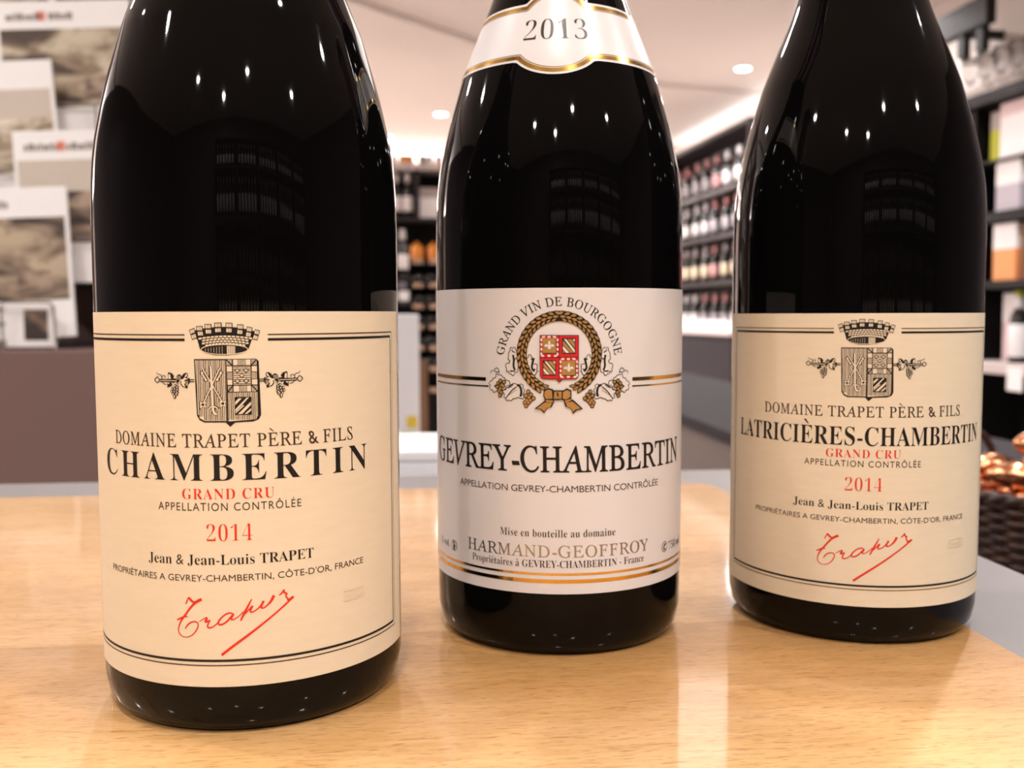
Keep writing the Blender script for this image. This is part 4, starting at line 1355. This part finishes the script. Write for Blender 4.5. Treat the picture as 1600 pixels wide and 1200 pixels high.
def on_back(name, label, cat, px, y, w, h, m, d=0.2, cap=None, ch=0.0, group=None, dv=0.03):
    e = empty(name, rm(cu_ + XR(px), cv_ + dv, zz(y) + 0.0006), TH, label, cat, group)
    obj('carton_body', box(-w / 2, w / 2, 0, d, 0, h - ch, 0.003), M[m], e, False)
    if cap: obj('lid', box(-w / 2 - .001, w / 2 + .001, -0.001, d + .001, h - ch, h, 0.003), M[cap], e, False)
    return e
on_back('gift_carton', 'white carton with a grey lid on the top shelf of the back shelving', 'box', 675, 342, 0.14, 0.20, 'white_card', 0.2, 'grey_card', 0.065)
for px, m, nm in ((621, 'white_card', 'white'), (634, 'orange_card', 'orange'), (645, 'orange_card', 'second orange'), (664, 'grey_card', 'grey'), (676, 'white_card', 'white, rightmost'), (690, 'pink_card', 'pink')):
    on_back('gift_carton', 'small %s carton lying on top of the back shelving, close under the ceiling' % nm, 'box', px, 259, 0.045, 0.06, m, 0.12)
# amber flasks
am = lathe([(0, 0), (.040, 0), (.044, .005), (.044, .018), (.0445, .0185), (.0445, .03), (.044, .0305), (.046, .06), (.046, .095), (.034, .112), (.014, .120), (.013, .135), (0, .135)], 24)
a0 = obj('amber_flask', am, M['amber'])
for k, px in enumerate((654, 680, 702)):
    o = a0 if k == 0 else a0.copy()
    if k: C.objects.link(o)
    o.location = rm(cu_ + XR(px), cv_ + 0.06, zz(410) + 0.0006)
    props(o, 'squat amber flask on the back shelving, ' + ('beside the post' if k == 0 else 'next to the middle bottle' if k == 1 else 'hidden behind the middle bottle'), 'flask', 'amber flasks')
# bottles lying in the lower rows
ln = 0
lying = bpy.data.meshes.new('lying_bottle')
bm = bmesh.new()
lathe_into(bm, [(0, 0.0, 0), (.030, 0, 0), (.036, .004, 0), (.037, .01, 0), (.037, .05, 0), (.037, .051, 1), (.0375, .13, 1), (.037, .18, 0), (.018, .22, 0), (.0145, .245, 2), (.0145, .285, 2), (0, .285, 2)], 16)
bmesh.ops.rotate(bm, verts=bm.verts, cent=(0, 0, 0), matrix=Matrix.Rotation(-math.pi / 2, 3, 'X'))
bm.normal_update()
bm.to_mesh(lying)
bm.free()
for m in (shelf_glass, LABS['grey'], caps[1]): lying.materials.append(m)
for p in lying.polygons: p.use_smooth = True
for y in rows[1:6]:
    for px in (636, 655, 674, 693):
        o = bpy.data.objects.new('lying_wine_bottle', lying)
        C.objects.link(o)
        o.location = rm(cu_ + XR(px), cv_ + 0.005, zz(y) + 0.0385)
        o.rotation_euler = (0, 0, TH)
        props(o, 'dark wine bottle lying base outwards in the lower rows of the back shelving', 'wine bottle', 'bottles lying in the back shelving')
for px in (612, 631):
    o = obj('small_carton', box(-.032, .032, -.04, .04, 0, 0.065, .002), M['white_card'], None, False, rm(cu_ + XR(px), cv_ - 0.10, zz(460) - 0.0454), TH)
    props(o, 'small white carton on the lower board of the side stand', 'carton', 'small cartons on the side stand')
for y in (422,):
    for px in (610, 630):
        shelf_bottle('white', cu_ + XR(px), cv_ - 0.10, zz(y) - 0.0454, 'white label bottle on the side stand left of the back shelving', 'white label bottles on the side stand')
ss = empty('side_stand', rm(cu_ + XR(623), cv_ - 0.10, 0), TH, 'narrow dark bottle stand in front of the back shelving', 'stand')
obj('upper_board', box(-0.10, 0.075, -0.06, 0.06, zz(422) - 0.066, zz(422) - 0.046), M['shelf'], ss, False)
obj('lower_board', box(-0.10, 0.075, -0.06, 0.06, zz(460) - 0.066 , zz(460) - 0.046), M['shelf'], ss, False)

# wine shelving on the dark wall behind the camera (it shows as faint rows in the dark glass)
fs = empty('wall_shelving', rm(0.95, V0 + 0.02, 0), TH, 'black wine shelving on the dark wall behind the camera, mirrored in the bottles', 'shelving')
obj('back_panel', box(-1.84, 1.84, 0.0, 0.02, 0.0, 2.15), M['black'], fs, False)
FZ = [0.55, 0.95, 1.35, 1.75]
for z in FZ + [2.13]:
    obj('shelf_board', box(-1.84, 1.84, 0.02, 0.28, z - 0.03, z, 0.002), M['shelf'], fs, False)
for x in (-1.84, -1.1, -0.37, 0.36, 1.07, 1.81):
    obj('side_panel', box(x, x + 0.03, 0.02, 0.28, 0.0, 2.10), M['shelf'], fs, False)
for i, z in enumerate(FZ[1:]):
    for j in range(34):
        xx = -1.74 + j * 0.105
        if min(abs(xx - x - .015) for x in (-1.84, -1.1, -0.37, 0.36, 1.07, 1.81)) < 0.056: continue
        kd = ('cream', 'white', 'white')[i]
        shelf_bottle(kd, 0.95 + xx, V0 + 0.19, z + 0.0006, '%s label bottle, %s shelf behind the camera, mirrored in the dark glass' % (kd, ordn[i]), '%s shelf bottles behind the camera' % ordn[i], TH + math.pi)

# ------------------------------------------------------------------ things between table and back shelving
e = empty('display_column', (-0.345, 2.5, 0), TH, 'tall white display column with green and yellow print near its foot, by the left bottle', 'display')
obj('column_body', box(-0.12, 0.105, -0.06, 0.06, 0, EYE + 0.0, 0.004), M['white_card'], e, False)
obj('green_print', box(0.06, 0.098, -0.0612, -0.0605, EYE - 0.335, EYE - 0.295), M['green_print'], e, False)
obj('yellow_print', box(0.072, 0.098, -0.0612, -0.0605, EYE - 0.285, EYE - 0.255), M['yellow_print'], e, False)
for k, (x, tilt, t) in enumerate(((-0.268, 0.0, 'left'), (-0.236, 3.0, 'right'))):
    o = obj('leaning_board', box(-0.013, 0.013, -0.006, 0.006, 0, 0.885 - 0.03 * k, 0.002), M['plank'], None, False, (x, 3.0 + 0.02 * k, 0.0))
    o.rotation_euler = (math.radians(-4), math.radians(tilt), TH)
    props(o, 'narrow brown board leaning upright behind the table, %s one of the pair' % t, 'board', 'brown leaning boards')
pl = obj('display_plinth', box(-0.14, 0.14, -0.12, 0.12, 0, 0.868, 0.004), M['shelf'], None, False, (-0.10, 0.93, 0), TR)
props(pl, 'dark plinth behind the table, under the flat white carton', 'plinth')
e = empty('flat_carton', (-0.10, 0.915, 0.868), TR, 'flat white carton on the dark plinth between left and middle bottles', 'box')
obj('carton_body', box(-0.06, 0.06, -0.06, 0.07, 0, 0.027, 0.002), M['white_card'], e, False)
obj('lid', box(-0.061, 0.061, -0.061, 0.071, 0.027, 0.037, 0.002), M['white_card'], e, False)

# island counter between middle and right bottles
isl = empty('island_counter', (0.385, 2.235, 0), math.radians(6), 'low counter with dark top and taupe side between the middle and right bottles', 'counter')
obj('counter_body', box(0.0, 0.42, -0.85, 1.40, 0, 0.775), M['taupe'], isl, False)
obj('counter_top', box(-0.012, 0.432, -0.86, 1.41, 0.775, 0.80, 0.003), M['counter'], isl, False)

# bench and basket at the right
be = empty('bench', (0.66, 1.02, 0), math.radians(6), 'taupe bench beside the table carrying the wicker basket', 'bench')
obj('bench_top', box(-0.33, 0.30, -0.42, 0.33, 0.72, 0.755, 0.004), M['bench'], be, False)
for x in (-0.30, 0.27):
    for y in (-0.39, 0.30):
        obj('leg', box(x - .02, x + .02, y - .02, y + .02, 0, 0.72), M['bench'], be, False)
bk = empty('wicker_basket', (0.565, 1.02, 0.7555), 0, 'dark brown wicker basket of copper foil sweets on the bench at the right', 'basket')
bm = bmesh.new()
NS = 72
for i in range(14):
    z = 0.005 + i * 0.0057
    R_ = 0.086 + 0.020 * (i / 13)
    wv = lambda k: R_ + 0.0028 * math.sin(18 * 2 * math.pi * k / NS + (math.pi if i % 2 else 0))
    tube_into(bm, [(wv(k) * math.cos(2 * math.pi * k / NS), wv(k) * math.sin(2 * math.pi * k / NS), z) for k in range(NS)], 0.0033, 6, True)
obj('woven_side', bm, M['wicker'], bk)
bm = bmesh.new()
for k in range(36):
    t = 2 * math.pi * (k + .5) / 36
    tube_into(bm, [(0.086 * math.cos(t), 0.086 * math.sin(t), 0.002), (0.106 * math.cos(t), 0.106 * math.sin(t), 0.084)], 0.0024, 6)
obj('stakes', bm, M['wicker'], bk)
obj('base', lathe([(0, 0), (0.086, 0), (0.088, 0.006), (0, 0.008)], 32), M['wicker'], bk)
bm = bmesh.new()
for ph in (0, math.pi):
    pts = [((0.108 + 0.003 * math.cos(20 * 2 * math.pi * k / 120 + ph)) * math.cos(2 * math.pi * k / 120), (0.108 + 0.003 * math.cos(20 * 2 * math.pi * k / 120 + ph)) * math.sin(2 * math.pi * k / 120), 0.086 + 0.003 * math.sin(20 * 2 * math.pi * k / 120 + ph)) for k in range(120)]
    tube_into(bm, pts, 0.0042, 6, True)
obj('rim', bm, M['wicker'], bk)
bm = bmesh.new()
tube_into(bm, [(-0.04 + 0.034 * math.cos(math.pi * k / 16), 0.106, 0.088 + 0.048 * math.sin(math.pi * k / 16)) for k in range(17)], 0.0045, 8)
obj('handle', bm, M['wicker'], bk)
cop = bmesh.new()
bmesh.ops.create_icosphere(cop, subdivisions=3, radius=0.0155)
for v_ in cop.verts:                     # a sweet twisted into foil: plump body with pinched ends
    x_ = v_.co.x
    v_.co.x *= 1.9
    q_ = abs(x_) / 0.017
    if q_ > 0.75: v_.co.x += math.copysign((q_ - .75) * 0.03, x_)
    v_.co.y *= 1 + 0.05 * math.sin(v_.co.x * 900)
    v_.co.z *= 1 + 0.05 * math.cos(v_.co.x * 700)
c0 = obj('wrapped_sweet', cop, M['copper'])
spots = [(-0.044, -0.042, .076, 20), (0.002, -0.062, .076, -8), (0.049, -0.048, .080, -20), (-0.066, 0.005, .072, 80), (-0.018, -0.022, .074, 30), (0.034, 0.000, .074, -60), (0.068, 0.012, .073, 75), (-0.03, 0.04, .073, -20), (0.03, 0.045, .073, 25),
         (-0.048, -0.034, .103, -15), (0.008, -0.046, .104, 10), (0.052, -0.020, .104, 40), (-0.012, 0.006, .105, 65), (-0.052, 0.020, .104, 10), (0.03, 0.025, .104, -20), (-0.022, -0.022, .134, 14), (0.024, -0.006, .134, -12)]
for k, (x, y, z, a_) in enumerate(spots):
    o = c0 if k == 0 else c0.copy()
    if k: C.objects.link(o)
    o.location = (0.565 + x, 1.02 + y, 0.7555 + z)
    o.rotation_euler = (k * 1.3, 0.12 * math.sin(k), math.radians(a_))
    props(o, 'copper foil wrapped sweet heaped in the wicker basket', 'sweet', 'copper foil sweets in the basket')
fill = obj('paper_filling', lathe([(0, 0.010), (0.078, 0.010), (0.088, 0.046), (0.06, 0.050), (0, 0.051)], 24), M['wicker'], bk)
